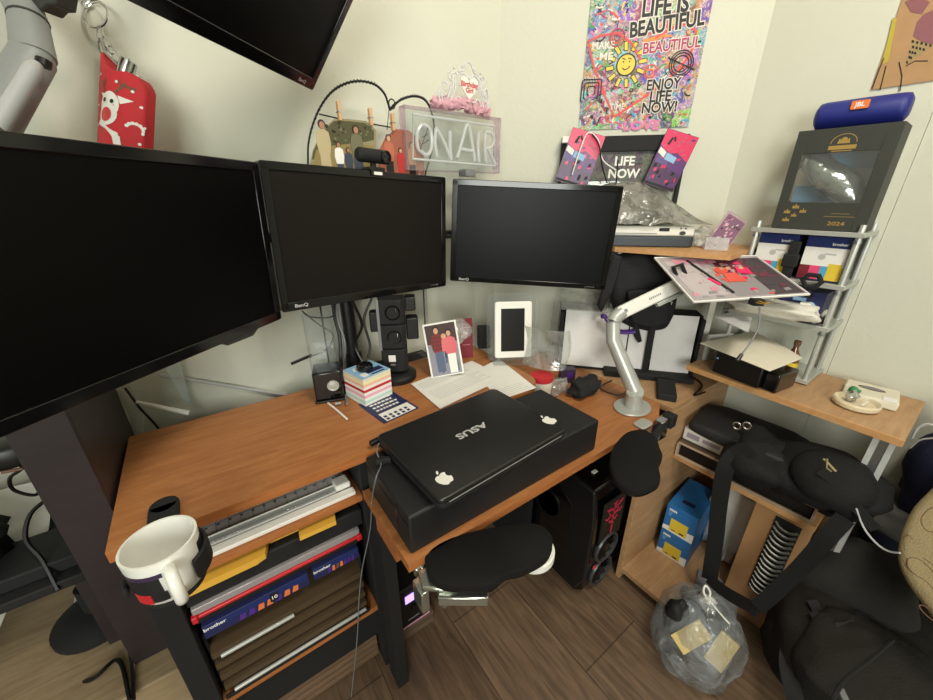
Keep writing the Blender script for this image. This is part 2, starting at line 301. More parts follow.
MB().box(-.165,.186,.69,.70,.13,.249).build('apron',BLKM,T)
# ---- lower corner desk
T=thing('corner_desk','orange wood corner desk, lower than its neighbour, carrying the black carton and silver arm','desk',(.6,.436,0))
lo=[(.184,.438),(1.0,.438),(1.08,.48),(1.08,.99),(.76,1.10),(.76,.657),(.184,.657)]
MB().prism(lo,ZL-.002,ZL).build('desktop',ORW,T,smooth=False)
MB().prism(lo,ZL-.02,ZL-.002).build('desktop_edge',ORE,T,smooth=False)
MB().box(.186,.204,.50,.595,ZL-.06,ZL-.0205).build('bracket',ORE,T)
MB().box(.762,.785,.70,1.05,0,ZL-.02).build('leg',BLKM,T)
MB().box(.192,.222,.60,.655,0,ZL-.0205).build('leg',BLKM,T)
# ================================================================ right cabinet of tan board
T=thing('board_cabinet','low tan board cabinet with open shelves against the right wall','cabinet',(1.25,.25,0))
MB().box(.98,1.498,.44,.456,0,.648).build('side_panel',TANW,T,bev=.001)
MB().box(.985,1.498,.20,.44,.03,.048).build('shelf',TANW,T,bev=.001)
MB().box(1.17,1.498,.064,.44,.444,.46).build('shelf',TANE,T,bev=.001)
MB().prism([(1.082,.44),(1.498,.44),(1.498,.60),(1.11,.985),(1.082,.985)],.649,ZL).build('cabinet_top',TANW,T,smooth=False)
MB().box(1.47,1.498,.064,.44,.048,.444).build('back_panel',TANW,T)
T=thing('shelf_board','tan board shelf on a two-tone silver leg, carrying the wire rack','shelf',(1.35,.25,0))
MB().prism([(1.22,.485),(1.20,.0),(1.498,.0),(1.498,.485)],ZU-.016,ZU-.001).build('board',TANW,T,smooth=False)
MB().prism([(1.2195,.4855),(1.1995,-.0005),(1.21,-.0005),(1.2295,.4855)],ZU-.0165,ZU-.0005).build('front_edge',TANE,T,smooth=False)
lg=MB(); lg.box(1.215,1.245,.008,.046,0,ZU-.0165,0); lg.box(1.213,1.2149,.008,.019,0,ZU-.0165,1); lg.box(1.213,1.2149,.035,.046,0,ZU-.0165,1)
lg.build('leg',[STL,LGR],T)
MB().box(1.46,1.49,.44,.47,ZL,ZU-.016).build('leg',STL,T)
# ================================================================ printer hutch
A=at(615,247,1.115); B=at(731,255,1.115)
T=thing('printer_hutch','tan topped hutch with a white side standing in the corner under the printer','shelf',(1.3,.7,ZL))
ex=(B-A).normalized(); ey=Vector((-ex.y,ex.x,0))
TH=FX((A.x,A.y,0),ex); HL=(B-A).length
hp=[A.xy,B.xy,(1.497,B.y+.02),(1.497,.59),(1.19,.90),(A.x+.05,A.y+.11)]
MB().prism(hp,1.10,1.115).build('top_board',TANE,T,smooth=False)
mb=MB(TH); mb.box(.0,.012,.055,.15,ZL+.225,1.0999); mb.build('side_panel',WHT,T)
mb=MB(TH); mb.box(HL-.02,HL-.004,.15,.20,ZU+.001,1.0999); mb.build('side_panel',WHT,T)
# ================================================================ left neighbour: dark wood stand, low shelf
T=thing('dark_cabinet','tall dark brown wood stand left of the orange desk','cabinet',(-.26,.86,0))
MB().box(-.293,-.223,.78,.788,.37,1.0).build('front_panel',DKW,T,bev=.001)
MB().box(-.238,-.223,.788,1.10,.37,1.0).build('side_panel',DKW,T,bev=.001)
MB().box(-.293,-.278,.788,1.10,.37,1.0).build('side_panel',DKW,T,bev=.001)
MB().box(-.293,-.223,1.10,1.108,.37,1.0).build('back_panel',DKW,T)
tag(MB().box(-.55,-.207,.72,1.12,.0,.369).build('oak_chest',LTW,bev=.003),'pale oak low chest on the floor under the dark stand','chest')
T=thing('side_table','dark table with black top at the far left edge','table',(-.6,.8,0))
MB().box(-1.1,-.296,.835,1.12,.58,.60).build('table_top',BLKM,T,bev=.003)
MB().box(-.34,-.312,.86,.89,.37,.5799).build('leg',DKW,T); MB().box(-.62,-.59,.86,.89,0,.5799).build('leg',DKW,T); MB().box(-1.08,-1.05,.86,.89,0,.5799).build('leg',DKW,T)
# ================================================================ monitors
def monitor(name,label,c,x,n,wd,h,logo,bw=.017,scr=SCR,chin=False,bot=.022):
    x=Vector(x).normalized(); n=Vector(n); z=x.cross(-n).normalized()
    M=FX(c,x,z); T=thing(name,label,'monitor',M); W=wd/2;H=h/2
    fr=MB(M); o=rrect(-W,W,-H,H,.008,3); i=rect(-W+bw,W-bw,-H+bot,H-bw)
    k=len(o)
    # frame as four bars
    fr.prism(rrect(-W,W,H-bw,H,.005,3),0,.03,'y'); fr.prism(rrect(-W,W,-H,-H+bot,.005,3),0,.03,'y')
    fr.box(-W,-W+bw,0,.03,-H+.003,H-.003); fr.box(W-bw,W,0,.03,-H+.003,H-.003)
    if chin: fr.prism([(W-.165,-H+.004),(W-.15,-H-.010),(W-.085,-H-.012),(W-.06,-H+.004)],.004,.024,'y')
    fr.build('bezel',BEZ,T,bev=.0015)
    MB(M).box(-W+bw-.001,W-bw+.001,.004,.026,-H+bot-.001,H-bw+.001).build('screen',scr,T,smooth=False)
    bk=MB(M); bk.prism(rrect(-W+.006,W-.006,-H+.006,H-.006,.01),.0301,.042,'y'); bk.prism(rrect(-W+.06,W-.06,-H+.05,H-.05,.02),.042,.062,'y'); bk.build('back_housing',BLK,T,bev=.003)
    MB(M).box(-.05,.05,.062,.072,-.05,.05).build('mount_plate',BLKM,T,bev=.001)
    if logo:
        MB(M).tx(logo,-W+.045 if logo!='BenQ ' else 0,-H+bot*.5,.011,0,3,0,.02,wid=1.25).build('lettering',LGR,T,smooth=False)
        MB(M).tx('LCD MONITOR',W-.05,-H+bot*.45,.0045,0,2).build('lettering',MGR,T,smooth=False)
    return T,M
TL,ML=monitor('computer_monitor','large black monitor at the left, angled, nearest the camera',(-.065,.729,1.173),(.75,.661,-.011),(.66,-.75,-.044),.53,.32,None,chin=True,bot=.02,scr=SCRL)
TM,MM=monitor('computer_monitor','black monitor in the middle with a webcam on its top edge',(.392,.975,1.168),(.985,.165,-.037),(.165,-.986,.012),.51,.32,'BenQ',scr=SCR2)
TR,MR=monitor('computer_monitor','black monitor at the right, turned in towards the camera',(.850,.855,1.153),(.765,-.642,-.045),(-.642,-.765,.01),.495,.302,'BenQ',bot=.016,scr=SCR)
# the tilted screen hanging above
x=Vector((.69,.72,0)).normalized(); nn=Vector((x.y,-x.x,0)); tau=R_(37)
z=(UP*math.cos(tau)+nn*math.sin(tau)).normalized(); yb=z.cross(x)
P=dep(313,91,.80); c=P-x*.255+z*.155
TT,MTT=monitor('wall_monitor','black monitor hung high and tilted down above the other three',c,x,-yb,.51,.31,None,scr=SCRL)
MB(MTT).tx('BenQ',.205,-.146,.009,0,3,wid=1.2).build('lettering',LGR,TT,smooth=False)
MB().tube([c+yb*.07,c+yb*.16+UP*.02,Vector((c.x-.1,1.147,c.z+.12))],.018,10).build('wall_arm',GRY,TT)
# pole with arms that carry the three screens
T=thing('monitor_stand','black steel pole with clamp standing behind the middle monitor','monitor stand',(.32,1.0,ZU))
MB().lathe([(.0,0),(.055,0),(.055,.008),(.03,.012),(0,.012)],24,(.32,.985,ZU+.0002)).build('base',BLK,T)
MB().lathe([(.0,.012),(.019,.012),(.019,.47),(0,.47)],18,(.32,1.045,ZU-.01)).build('pole',BLK,T)
MB().lathe([(.0,.0),(.026,.0),(.026,.05),(0,.05)],18,(.32,1.045,ZU+.02)).build('collar',BLK,T)
mj=lambda M,a:(M@Vector((0,a,0)))
for M_ in (ML,MM,MR):
    q=mj(M_,.072); q2=mj(M_,.11)
    if M_ is ML: pts=[q,q2,Vector((.10,1.09,q.z)),Vector((.32,1.062,q.z))]
    elif M_ is MR: pts=[q,q2,Vector((.62,1.10,q.z)),Vector((.32,1.062,q.z))]
    else: pts=[q,Vector((.36,1.055,q.z)),Vector((.32,1.05,q.z))]
    MB().tube(pts,.013,10).build('arm',BLK,T)
# webcam on the middle monitor
Mw=MM@Matrix.Translation((.022,.012,.16)); T=thing('webcam','black webcam clipped on the top edge of the middle monitor','webcam',Mw)
mb=MB(Mw); mb.box(-.022,.022,-.016,.022,.0003,.008); mb.box(-.018,.018,-.0175,-.014,-.012,.006); mb.build('clip',BLK,T,bev=.001)
mb=MB(Mw); mb.box(-.006,.006,-.002,.010,.008,.018); mb.build('hinge',BLK,T,bev=.001)
mb=MB(Mw@Matrix.Translation((0,0,.034))@Matrix.Rotation(PI/2,4,'Y')); mb.lathe([(0,-.046),(.012,-.046),(.0165,-.04),(.0165,.04),(.012,.046),(0,.046)],20); mb.build('body',BLKM,T)
mb=MB(Mw@Matrix.Translation((.026,-.012,.034))@Matrix.Rotation(PI/2,4,'X')); mb.lathe([(0,0),(.014,0),(.014,.008),(.011,.0085),(.010,.004),(0,.004)],20); mb.build('lens',BLKG,T)
MB(Mw).box(-.012,.012,-.0178,-.0176,-.010,-.003).build('sticker',WHT,T,smooth=False)
# ================================================================ arms at the upper left
d0=.60
T=thing('swivel_mount','big silver grey monitor arm rising at the upper left corner','monitor mount',dep(45,60,d0))
e1=dep(2,-40,d0*1.02); e2=dep(28,18,d0); e3=dep(34,56,d0); e4=dep(-10,130,d0*.98); e5=dep(-50,190,d0*.96)
MB().tube([e1,e2,e3],[.026,.0235,.0265],20).build('upper_tube',GRY,T)
MB().tube([dep(28.3,19,d0),dep(28.7,21,d0)],.0245,20).build('joint_ring',DGR,T)
MB().tube([e3+(e3-e4)*.12,e3,e4,e5],[.018,.027,.030,.031],20).build('lower_tube',GRY,T)
q=lambda px,py,k=.045:dep(px,py,d0-k)
cv=MB().tube([q(37,64,.035),q(34,68,.038),q(2,120),q(-30,170)],[.007,.011,.012,.0125],12); cv.build('cable_cover',LGR,T)
MB().tube([q(44,60,.022),q(43,66,.022)],.0095,12).build('bolt',BLK,T)
mb=MB(FX(dep(48,-2,d0),RT*.9-DN*-.35,UP)); mb.prism([(-.03,.02),(-.022,-.012),(.0,-.022),(.012,-.010),(.026,-.006),(.034,.02)],-.012,.02,'y'); mb.build('tilt_head',DGR,T,bev=.003)
# small grey clamp behind the left monitor
c0=ML@Vector((-.12,.02,.16)); mb=MB(FX(c0,ML.to_3x3()@Vector((1,0,0)))); mb.prism([(-.03,0.0),(.03,0),(.018,.014),(-.012,.022),(-.026,.018)],.0,.03,'y')
tag(mb.build('bracket',DGR,bev=.001),'small dark grey bracket on the top edge of the left monitor','bracket')
# ================================================================ red flask hanging on a key ring
df=.70
F0=dep(124,98,df); xr=(RT*.93+DN*.10-FW*.1).normalized()
M=FX(F0,xr,(-DN*.97-FW*.05).normalized()); T=thing('hip_flask','red hip flask sleeve with a white reindeer, hanging from a steel ring','flask',M)
hw=.049; hh=.075
pf=[]
for i in range(25):
    t=i/24; pf.append((-hw+2*hw*t, .0))
def flask(u,v):  # curved body
    return ((u-.5)*2*hw, -.022*math.cos((u-.5)*PI)*1.0+.02, (v-.5)*2*hh)
b=MB(M); top=lambda u:(hh*(1.12-.42*u) - .012*math.sin(u*PI))
fr=[];vs=[];fs=[];n=24
def tops(u):
    K_=[(0,.082),(.12,.066),(.3,.046),(.5,.036),(.72,.038),(.86,.034),(.95,.024),(1,.012)]
    for (a,b_),(c_,d_) in zip(K_,K_[1:]):
        if u<=c_: return b_+(d_-b_)*(u-a)/(c_-a)
    return .012
for i in range(n+1):
    u=i/n; x_=(u-.5)*2*hw; y_=-.018*math.sin(PI*u); tz=tops(u); vs+=[(x_,y_-.004,-.125),(x_,y_-.004,tz),(x_,y_*.2+.018,tz+.004),(x_,y_*.2+.018,-.125)]
for i in range(n):
    for j in range(4): fs.append((i*4+j,i*4+(j+1)%4,(i+1)*4+(j+1)%4,(i+1)*4+j))
fs+=[(0,1,2,3),(n*4,n*4+3,n*4+2,n*4+1)]
b.add(vs,fs); b.build('sleeve',REDM,T,bev=.003)
def on_f(poly,lv):   # wrap a print on the curved sleeve
    c=sum((Vector(p) for p in poly),Vector((0,0)))/len(poly)
    cy=lambda p:-.018*math.sin(PI*min(1,max(0,p[0]/(2*hw)+.5)))-.0046-.0003*lv
    vs=[(p[0],cy(p),p[1]) for p in poly]+[(c.x,cy(c),c.y)]; m=len(poly); return vs,[(i,(i+1)%m,m) for i in range(m)]
pb=MB(M)
def pf_(poly,k,lv): v,f=on_f([(p[0]*1.2+.009,p[1]*1.2-.020) for p in poly],lv); pb.add(v,f,k)
pf_(circ(-.012,-.004,.017,18,.020,.3),0,1); pf_(circ(-.014,-.018,.017,18,.016),0,1.2)
pf_([(-.030,.016),(-.022,.004),(-.016,.012)],0,1); pf_([(.002,.010),(.022,.006),(.006,-.002)],0,1)
for ex_,ez in ((-.020,.004),(-.006,.001)): pf_(circ(ex_,ez,.0032,10),2,2)
pf_(circ(-.016,-.018,.0105,14),1,3)
pf_([(-.034,-.030),(-.028,-.024),(.006,-.046),(.002,-.056)],0,4); pf_([(-.006,-.040),(.008,-.050),(.010,-.062),(.0,-.062)],0,4)
for s_ in ([(-.022,.016),(-.019,.015),(-.028,.034),(-.031,.033)],[(-.026,.026),(-.024,.024),(-.018,.032),(-.020,.035)],[(-.004,.014),(-.0,.013),(.014,.028),(.011,.031)],[(.006,.022),(.008,.020),(.004,.034),(.001,.033)],[(.010,.026),(.012,.023),(.024,.022),(.024,.026)]): pf_(s_,3,1)
for x_,z_ in ((-.04,.0),(-.036,.045),(.0,.03),(.03,.0),(.036,-.03),(.03,-.055),(-.04,-.03),(.02,.02)): pf_(circ(x_,z_,.0022,8),0,1)
for i in range(8): a=-.3+i*.42; pf_(circ(.024+.010*math.cos(a),-.036+.010*math.sin(a),.0026,8),0,2)
pb.build('reindeer_print',[WHT,RED,INK,BRN],T,smooth=False)
b=MB(M@Matrix.Translation((-.002,.008,0))); 
b.box(-.03,.030,-.006,.008,.0,.046); b.build('flask_body',CHR,T,bev=.006)
b=MB(M@Matrix.Translation((-.002,.004,.055))@Matrix.Rotation(R_(20),4,'Y')); b.lathe([(0,-.016),(.012,-.016),(.013,0),(.013,.014),(.010,.017),(0,.017)],18); b.build('cap',CHR,T)
rc=dep(95,14,df); b=MB(); b.tube([rc+(RT*math.cos(a)*.023-DN*math.sin(a)*.026) for a in [2*PI*i/28 for i in range(28)]],.0016,6,True)
b.tube([rc+(RT*math.cos(a)*.021-DN*math.sin(a)*.024+FW*.003) for a in [2*PI*i/28 for i in range(28)]],.0012,6,True); b.build('key_ring',CHR,T)
b=MB(); 
def link(p0,p1,rw):
    p0=Vector(p0);p1=Vector(p1);m=(p0+p1)/2;d=(p1-p0)/2; s_=d.cross(FW).normalized()*rw; b.tube([m+d*math.cos(a)+s_*math.sin(a) for a in [2*PI*i/14 for i in range(14)]],.0016,6,True)
link(dep(99,26,df),dep(101,42,df),.005); link(dep(100,38,df),dep(104,56,df),.006); link(dep(103,36,df),dep(113,54,df),.006); link(dep(108,46,df),dep(122,64,df),.006)
b.build('chain',CHR,T); b=MB(); link(dep(80,-6,df),dep(86,8,df),.005); link(dep(76,-16,df),dep(81,2,df),.005)
b.build('chain_link',CHR,T)
b=MB(); b.tube([dep(102,40,df),dep(106,54,df),dep(118,66,df)],.003,6); b.build('hook',CHR,T)
# ================================================================ helpers for printed cards and boxes
def bxf(B,C,depth,h,z0):
    B=Vector(B);C=Vector(C); B.z=C.z=z0; return FX(B,C-B),(C-B).length
rnd=random.Random(4)
YP=-.0008
def people(mb,fig,lv0=2):
    """fig: list of (x,z,height,clothes,legs,hair)"""
    for i,(x,z,h,c,l,hr) in enumerate(fig):
        w_=h*.115; lv=lv0+i
        mb.pr([(x-w_*.75,z),(x+w_*.75,z),(x+w_*.8,z+h*.48),(x-w_*.8,z+h*.48)],l,lv,YP)
        mb.pr([(x-w_*.9,z+h*.44),(x+w_*.9,z+h*.44),(x+w_*1.25,z+h*.6),(x+w_*1.1,z+h*.78),(x+w_*.4,z+h*.83),(x-w_*.4,z+h*.83),(x-w_*1.1,z+h*.78),(x-w_*1.25,z+h*.6)],c,lv+.3,YP)
        mb.pr(circ(x,z+h*.925,h*.07,12,h*.085),hr,lv+.5,YP); mb.pr(circ(x,z+h*.90,h*.05,12,h*.065),4,lv+.8,YP)
# ================================================================ small speaker with clear tube
S0=at(331,396,ZU+.0005); S0.z=ZU+.0005
M=FX(S0+Vector((0,.0,0)),(.95,-.30,0)); T=thing('desk_speaker','small black desk speaker with silver cone, left of the striped note cube','speaker',M)
mb=MB(M); mb.prism([(-.036,-.03),(.036,-.03),(.036,.04),(-.036,.04)],.006,.085); mb.build('cabinet',BLKG,T,bev=.004)
mb=MB(M); mb.box(-.038,.038,-.036,.042,0,.006); mb.build('foot',BLK,T,bev=.002)
mb=MB(M@Matrix.Translation((.012,-.0301,.046))@Matrix.Rotation(PI/2,4,'X')); mb.lathe([(0,0),(.015,0),(.015,.003),(.013,.0032),(.011,.001),(0,.003)],24); mb.build('cone',SIL,T)
tc_=S0+Vector((.012,.072,0)); M=FX(tc_,(.95,-.3,0)); b=MB(M); o=rrect(-.036,.036,-.02,.02,.006); i_=rrect(-.034,.034,-.018,.018,.005)
b.prism(o,.0,.003); 
n_=len(o); b.add([(p[0],p[1],.003) for p in o]+[(p[0],p[1],.215) for p in o]+[(p[0],p[1],.003) for p in i_]+[(p[0],p[1],.215) for p in i_],[(j,(j+1)%n_,n_+(j+1)%n_,n_+j) for j in range(n_)]+[(2*n_+j,3*n_+j,3*n_+(j+1)%n_,2*n_+(j+1)%n_) for j in range(n_)]+[(n_+j,n_+(j+1)%n_,3*n_+(j+1)%n_,3*n_+j) for j in range(n_)])
tag(b.build('clear_container',CLR),'tall clear plastic container standing behind the small desk speaker','container')
# ================================================================ striped note cube with black cap on it
B=at(366,407,ZU); C=at(396,392.5,ZU); M,Lc=bxf(B,C,.1,.09,ZU+.0004); Lc=.088
T=thing('note_cube','striped note paper cube, rainbow edged with a pale blue top','note cube',M); b=MB(M)
cols=[WHT,col('mint','#b9d8cf',.8),PAP,LPK,PAP,RED,PAP,col('peach','#e9b9a0',.8),col('pale_yellow','#e8dcae',.8),PAPC]
hz=.078/10
stk=MB(M); lm=[]
for i,mm in enumerate(cols): stk.box(0,Lc,0,.088,i*hz,(i+1)*hz,i)
stk.build('paper_block',cols,T,smooth=False)
b=MB(M@Matrix.Translation((0,0,.0782))); b.box(0,Lc,0,.088,0,.0008,0); b.box(.03,.08,.018,.04,.0008,.0011,1); b.prism(circ(.03,.06,.016,12),.0008,.0011,k=2); b.box(.01,.028,.008,.03,.0008,.0011,2); b.box(.035,.075,.006,.012,.0008,.0011,1)
b.build('top_sheet',[LBL,NAV,PAP],T,smooth=False)
Pc=M@Vector((.040,.046,.0800)); b=MB(); b.lathe([(0,0),(.020,0),(.022,.003),(.022,.012),(.019,.015),(.016,.013),(.008,.012),(0,.012)],28,Pc)
o=b.build('lens_cap',BLKG); tag(o,'round black cap lying on the striped note cube','cap')
# ================================================================ socket tower
S=at(396,377,ZU); M=FX((S.x,S.y+.0,ZU+.0004),(.90,-.43,0)); T=thing('socket_tower','tall black tower of power sockets behind the note cube','power strip',M)
b=MB(M); b.lathe([(0,0),(.062,0),(.062,.014),(.05,.024),(.03,.028),(0,.028)],28); b.build('foot',BLK,T)
b=MB(M); 
for k_ in range(3): b.prism([(-.035,-.028),(.028,-.034),(.040,-.02),(.040,.03),(-.035,.034)],.03+k_*.073,.03+k_*.073+.071)
b.build('body',BLKM,T,bev=.004)
b=MB(M); b.box(-.0375,-.030,-.036,-.026,.102,.25); b.build('grey_strip',MGR,T,bev=.001)
for k_ in (1,2):
    b=MB(M@Matrix.Translation((.006,-.0312,.065+k_*.073))@Matrix.Rotation(R_(-5.5),4,'Z')@Matrix.Rotation(PI/2,4,'X')); b.lathe([(0,-.008),(.017,-.008),(.0175,.0),(.0205,.002),(.0205,.0),(.0,.0)] if 0 else [(.0175,-.001),(.0215,-.001),(.0215,.002),(.0175,.002),(.016,-.0),(0,-.0)],24); b.build('socket',BLKG,T)
    b=MB(M); b.box(.014,.016,-.0335,-.0318,.068+k_*.073,.078+k_*.073,0); b.build('contact',CHR,T)
b=MB(M@Matrix.Translation((-.005,-.0306,.075))@Matrix.Rotation(R_(-5.5),4,'Z')); b.box(-.010,.010,-.004,0,-.010,.010,0); b.box(-.006,.008,-.005,0,-.022,-.017,1); b.build('switch',[WHT,MGR],T,bev=.001)
for q_ in ((.0405,.075,-.02,.02,.125,.19),(-.06,-.0355,-.01,.02,.15,.21),(.0405,.07,-.02,.02,.21,.25)): b=MB(M); b.box(*q_); b.build('plug',BLK,T,bev=.004)
# ================================================================ tangled cables behind
for nm,pts,r,m_,lb in (
 ('cable',[ony(352,300,1.0),ony(362,325,1.02),ony(355,345,1.03),ony(362,362,1.0)],.004,BLK,'black cable looping between the pole and the socket tower'),
 ('cable',[ony(372,298,.98),ony(364,320,.98),ony(370,345,.97),ony(368,358,.96)],.0035,BLK,'black cable falling from the socket tower behind the note cube'),
 ('cable',[ony(336,296,1.03),ony(338,320,1.03),ony(345,345,1.02),at(343,378,ZU+.006),at(347,404,ZU+.006)],.0035,MGR,'grey cable falling in front of the black pole to the desk'),
 ('cable',[ony(332,296,1.04),ony(335,318,1.04),ony(340,340,1.03),at(341,380,ZU+.01)],.005,BLK,'thick black cable running down along the black pole'),
 ('cable',[ony(302,311,1.05),ony(311,317,1.04),ony(333,316,1.03),ony(336,300,1.03)],.0022,BLK,'thin black cable looped just under the middle monitor left of the pole'),
 ('cable',[ony(302,311,1.08),ony(318,324,1.08),ony(333,335,1.06),ony(326,350,1.06),ony(312,356,1.06)],.002,BLK,'thin black cable curling behind the clear container')):
    cable(nm,pts,r,m_,lb)
cable('cable_tip',[ony(291,364,1.04),ony(300,360,1.04),ony(312,355,1.04)],.0045,BLK,'stub of black cable sticking out left of the clear container')
cable('white_cable',[at(328,403,ZU+.0028),at(338,411,ZU+.0028),at(347,419,ZU+.0028)],.0024,PAP,'short white cable end lying on the desk before the small speaker')
b=MB(); b.tube([at(341,402,ZU+.0035),at(339,406,ZU+.0035),at(340,402,ZU+.0035)],.003,8); tag(MB().tube([at(335,404,ZU+.005),at(341,403,ZU+.005)],.0045,10).build('jack_plug',STL),'tiny metal jack plug on the desk beside the small speaker','plug')
# pale cables and clear tube at the back left of the desk
cable('charging_cable',[ony(125,388,1.10),ony(140,408,1.10),ony(158,428,1.10),ony(170,450,1.10)],.0028,BLK,'black cable running down behind the desk at its far left corner')
tag(MB().tube([ony(136,402,1.09),ony(189,413,1.07)],[.004,.0065],10).build('white_stick',WHT),'white plastic stick pointing out behind the desk left end','stick')
tag(MB().tube(bez([ony(122,388,1.11),ony(130,403,1.11),ony(137,420,1.11),ony(134,440,1.11)],5),.013,10).build('white_tube',PETC),'translucent white hose hanging behind the far left corner of the desk','hose')
tag(MB().slab([ony(160,360,1.12),ony(178,355,1.12),ony(191,402,1.12),ony(186,404,1.12)],(0,1,0),.004).build('plastic_sheet',clear('thin_film','#e8f2f2',.18)),'thin film sheet hanging on the wall behind the desk','film')
# ================================================================ help card
P=[at(366,402,ZU+.0006),at(405,393,ZU+.0006),at(419,408,ZU+.0006),at(384,424,ZU+.0006)]
M=FX(P[3],P[2]-P[3],(P[0]-P[3])); wq=(P[2]-P[3]).length; hq=(P[0]-P[3]).length
T=thing('leaflet','navy leaflet with white headline and rows of pictograms, lying before the note cube','leaflet',M)
b=MB(M); b.box(0,wq,-.0007,0,0,hq,0); b.pr(rect(.012,wq-.006,.004,hq*.36),1,1,-.0007)
for i in range(5):
    for j in range(2): b.pr(rect(.016+i*(wq-.03)/5,.016+i*(wq-.03)/5+.008,.007+j*.013,.016+j*.013),0,2,-.0007)

rr_=random.Random(2)
for r_ in range(4):
    x_=wq*.16
    while x_<wq*.80:
        l_=rr_.uniform(.005,.012); b.pr(rect(x_,min(x_+l_,wq*.84),hq*(.88-.13*r_)-.003,hq*(.88-.13*r_)+.0035),1,1,-.0007); x_+=l_+.003
b.build('sheet',[NAV,PAP],T,smooth=False)

# ================================================================ sheets of paper
def sheet(name,pts,z,label,lines,mat=PAP,th=.0012,group=None):
    P=[at(x,y,z) for x,y in pts]; M=FX(P[0],P[1]-P[0],P[3]-P[0]); inv=M.inverted(); L2=[(inv@p) for p in P]
    b=MB(M); b.prism([(p.x,p.z) for p in L2],-th,0,'y',0)
    wq=(P[1]-P[0]).length; hq=(P[3]-P[0]).length
    for (x0,x1,z0,n,dz,k) in lines:
        for i in range(n):
            b.pr(rect(wq*x0,wq*(x1-(.12 if i%3==2 else 0)),hq*(z0-i*dz),hq*(z0-i*dz)+.0016),k,1,-th)
    o=b.build(name,[mat,LGR,MGR,PAPC],smooth=False); o['label']=label; o['category']='paper'
    if group: o['group']=group
    return P,M,wq,hq
sheet('paper_sheet',[(440,409),(505,378),(472,361),(411,384)],ZU+.0026,'white printed sheet nearest the photo card, half under the black laptop',[(.12,.85,.86,5,.045,1),(.12,.9,.52,7,.05,1)])
sheet('paper_sheet',[(500,400),(536,388),(499,359),(473,372)],ZU+.0008,'white sheet with a small picture on it, beside the tablet stand',[(.1,.9,.25,5,.05,1),(.15,.5,.9,1,.05,2),(.15,.52,.86,8,.012,2),(.15,.52,.865,16,.006,2)])
# ================================================================ photo card of a couple in red
Pb=at(433,380,ZU+.0005); Pb2=at(462,365,ZU+.0005)
Pb=at(436,378,ZU+.0005)
M=FX(Pb,(at(461,367,ZU)-at(436,378,ZU)).normalized(),(-.0,.30,.95)) ; M=FX(Pb,Vector((.86,-.5,0)),Vector((.13,.22,.95)))
T=thing('photo_card','photo card of a couple in red leaning between socket tower and maroon booklet','photo',M)
b=MB(M@Matrix.Translation((-.0,0,0))@Matrix.Rotation(R_(8)*-1,4,'Y')@Matrix.Scale(1.28,4)); w_,h_=.078,.128
b.box(-.01,w_-.01,-.0008,0,0.001,h_,0); b.pr(rect(-.006,w_-.014,.004,h_-.004),1,1,-.0008)
q=random.Random(3)
for i in range(26): x=q.uniform(0,w_-.02); z=q.uniform(.005,h_*.8); b.pr([(x,z),(x+.006,z+.002),(x+.008,z+.02),(x+.003,z+.025)],q.choice([2,6]),1.5,-.0008)
b.pr(rect(-.006,w_-.014,h_*.62,h_-.004),7,1.6,-.0008)
people(b,[(.018,.012,.108,3,6,5),(.046,.006,.104,8,0,5)],3); b.pr([(.025,.06),(.04,.058),(.042,.085),(.034,.095),(.027,.085)],8,5,-.0008); b.pr(circ(.034,.095,.006,10),4,5.5,-.0008)
for i in range(4):
    b.pr(rect(.006+i*.006,.0075+i*.006,.062,.1),7,6,-.0008); b.pr(rect(.004,.028,.066+i*.009,.0675+i*.009),7,6,-.0008)
b.build('print',[PAP,col('snow_grey','#8b8894',.7),MGR,col('plaid_red','#8c2a2a',.7),SKN,HAIR,col('jeans','#55627c',.7),col('bark','#4a3a38',.8),RED],T,smooth=False)
M=FX(at(473,357,ZU+.0005),Vector((.93,-.36,0)),Vector((.02,.10,.99)))
b=MB(M); b.box(-.045,.0,.0,.004,0,.135,0)
b.pr(rect(-.036,-.008,.104,.1055),1,1); b.pr(rect(-.036,-.012,.085,.0862),1,1); b.pr(rect(-.036,-.014,.078,.0792),1,1); b.pr(rect(-.036,-.01,.045,.0462),1,1)
tag(b.build('booklet',[MAR,LPK],smooth=False),'maroon booklet standing upright behind the photo card','booklet')
b=MB(FX(at(484,349,ZU+.0005),Vector((.85,-.5,0)))); b.box(-.02,.025,0,.05,0,.075); tag(b.build('black_box',BLKM,bev=.003),'small black box standing between the maroon booklet and the tablet stand','box')
b=MB(); b.blob(at(458,330,ZU+.12),.04,.02,.035,.3,4); 
tag(b.build('cellophane',CLRC),'scrap of cellophane bunched above the maroon booklet','wrapping')
# ================================================================ clear acrylic stand with the white tablet
M=FX(at(513,362,ZU+.0005),Vector((.86,-.51,0)),Vector((.10,.16,.98)))
T=thing('acrylic_stand','clear acrylic stand with rounded corners holding the white tablet','display stand',M)
b=MB(M); b.prism(rrect(-.078,.082,.004,.215,.02),-.003,0,'y'); b.build('front_sheet',CLR,T,bev=.0008)
b=MB(M); b.prism(rrect(-.085,.075,.004,.225,.02),.012,.015,'y'); b.build('back_sheet',CLR,T,bev=.0008)
b=MB(M); b.box(-.07,.07,-.045,.06,.0,.004); b.build('foot',CLR,T,bev=.001)
Mt=M@Matrix.Translation((-.003,-.0165,.018)); T=thing('tablet','white tablet with dark screen standing upright in the clear stand','tablet',Mt)
b=MB(Mt); b.prism(rrect(-.060,.060,0,.182,.008),-.0,.010,'y'); b.build('frame',WHT,T,bev=.0025)
b=MB(Mt); b.box(-.040,.036,-.0006,.0,.022,.160); b.build('screen',SCR2,T,smooth=False)
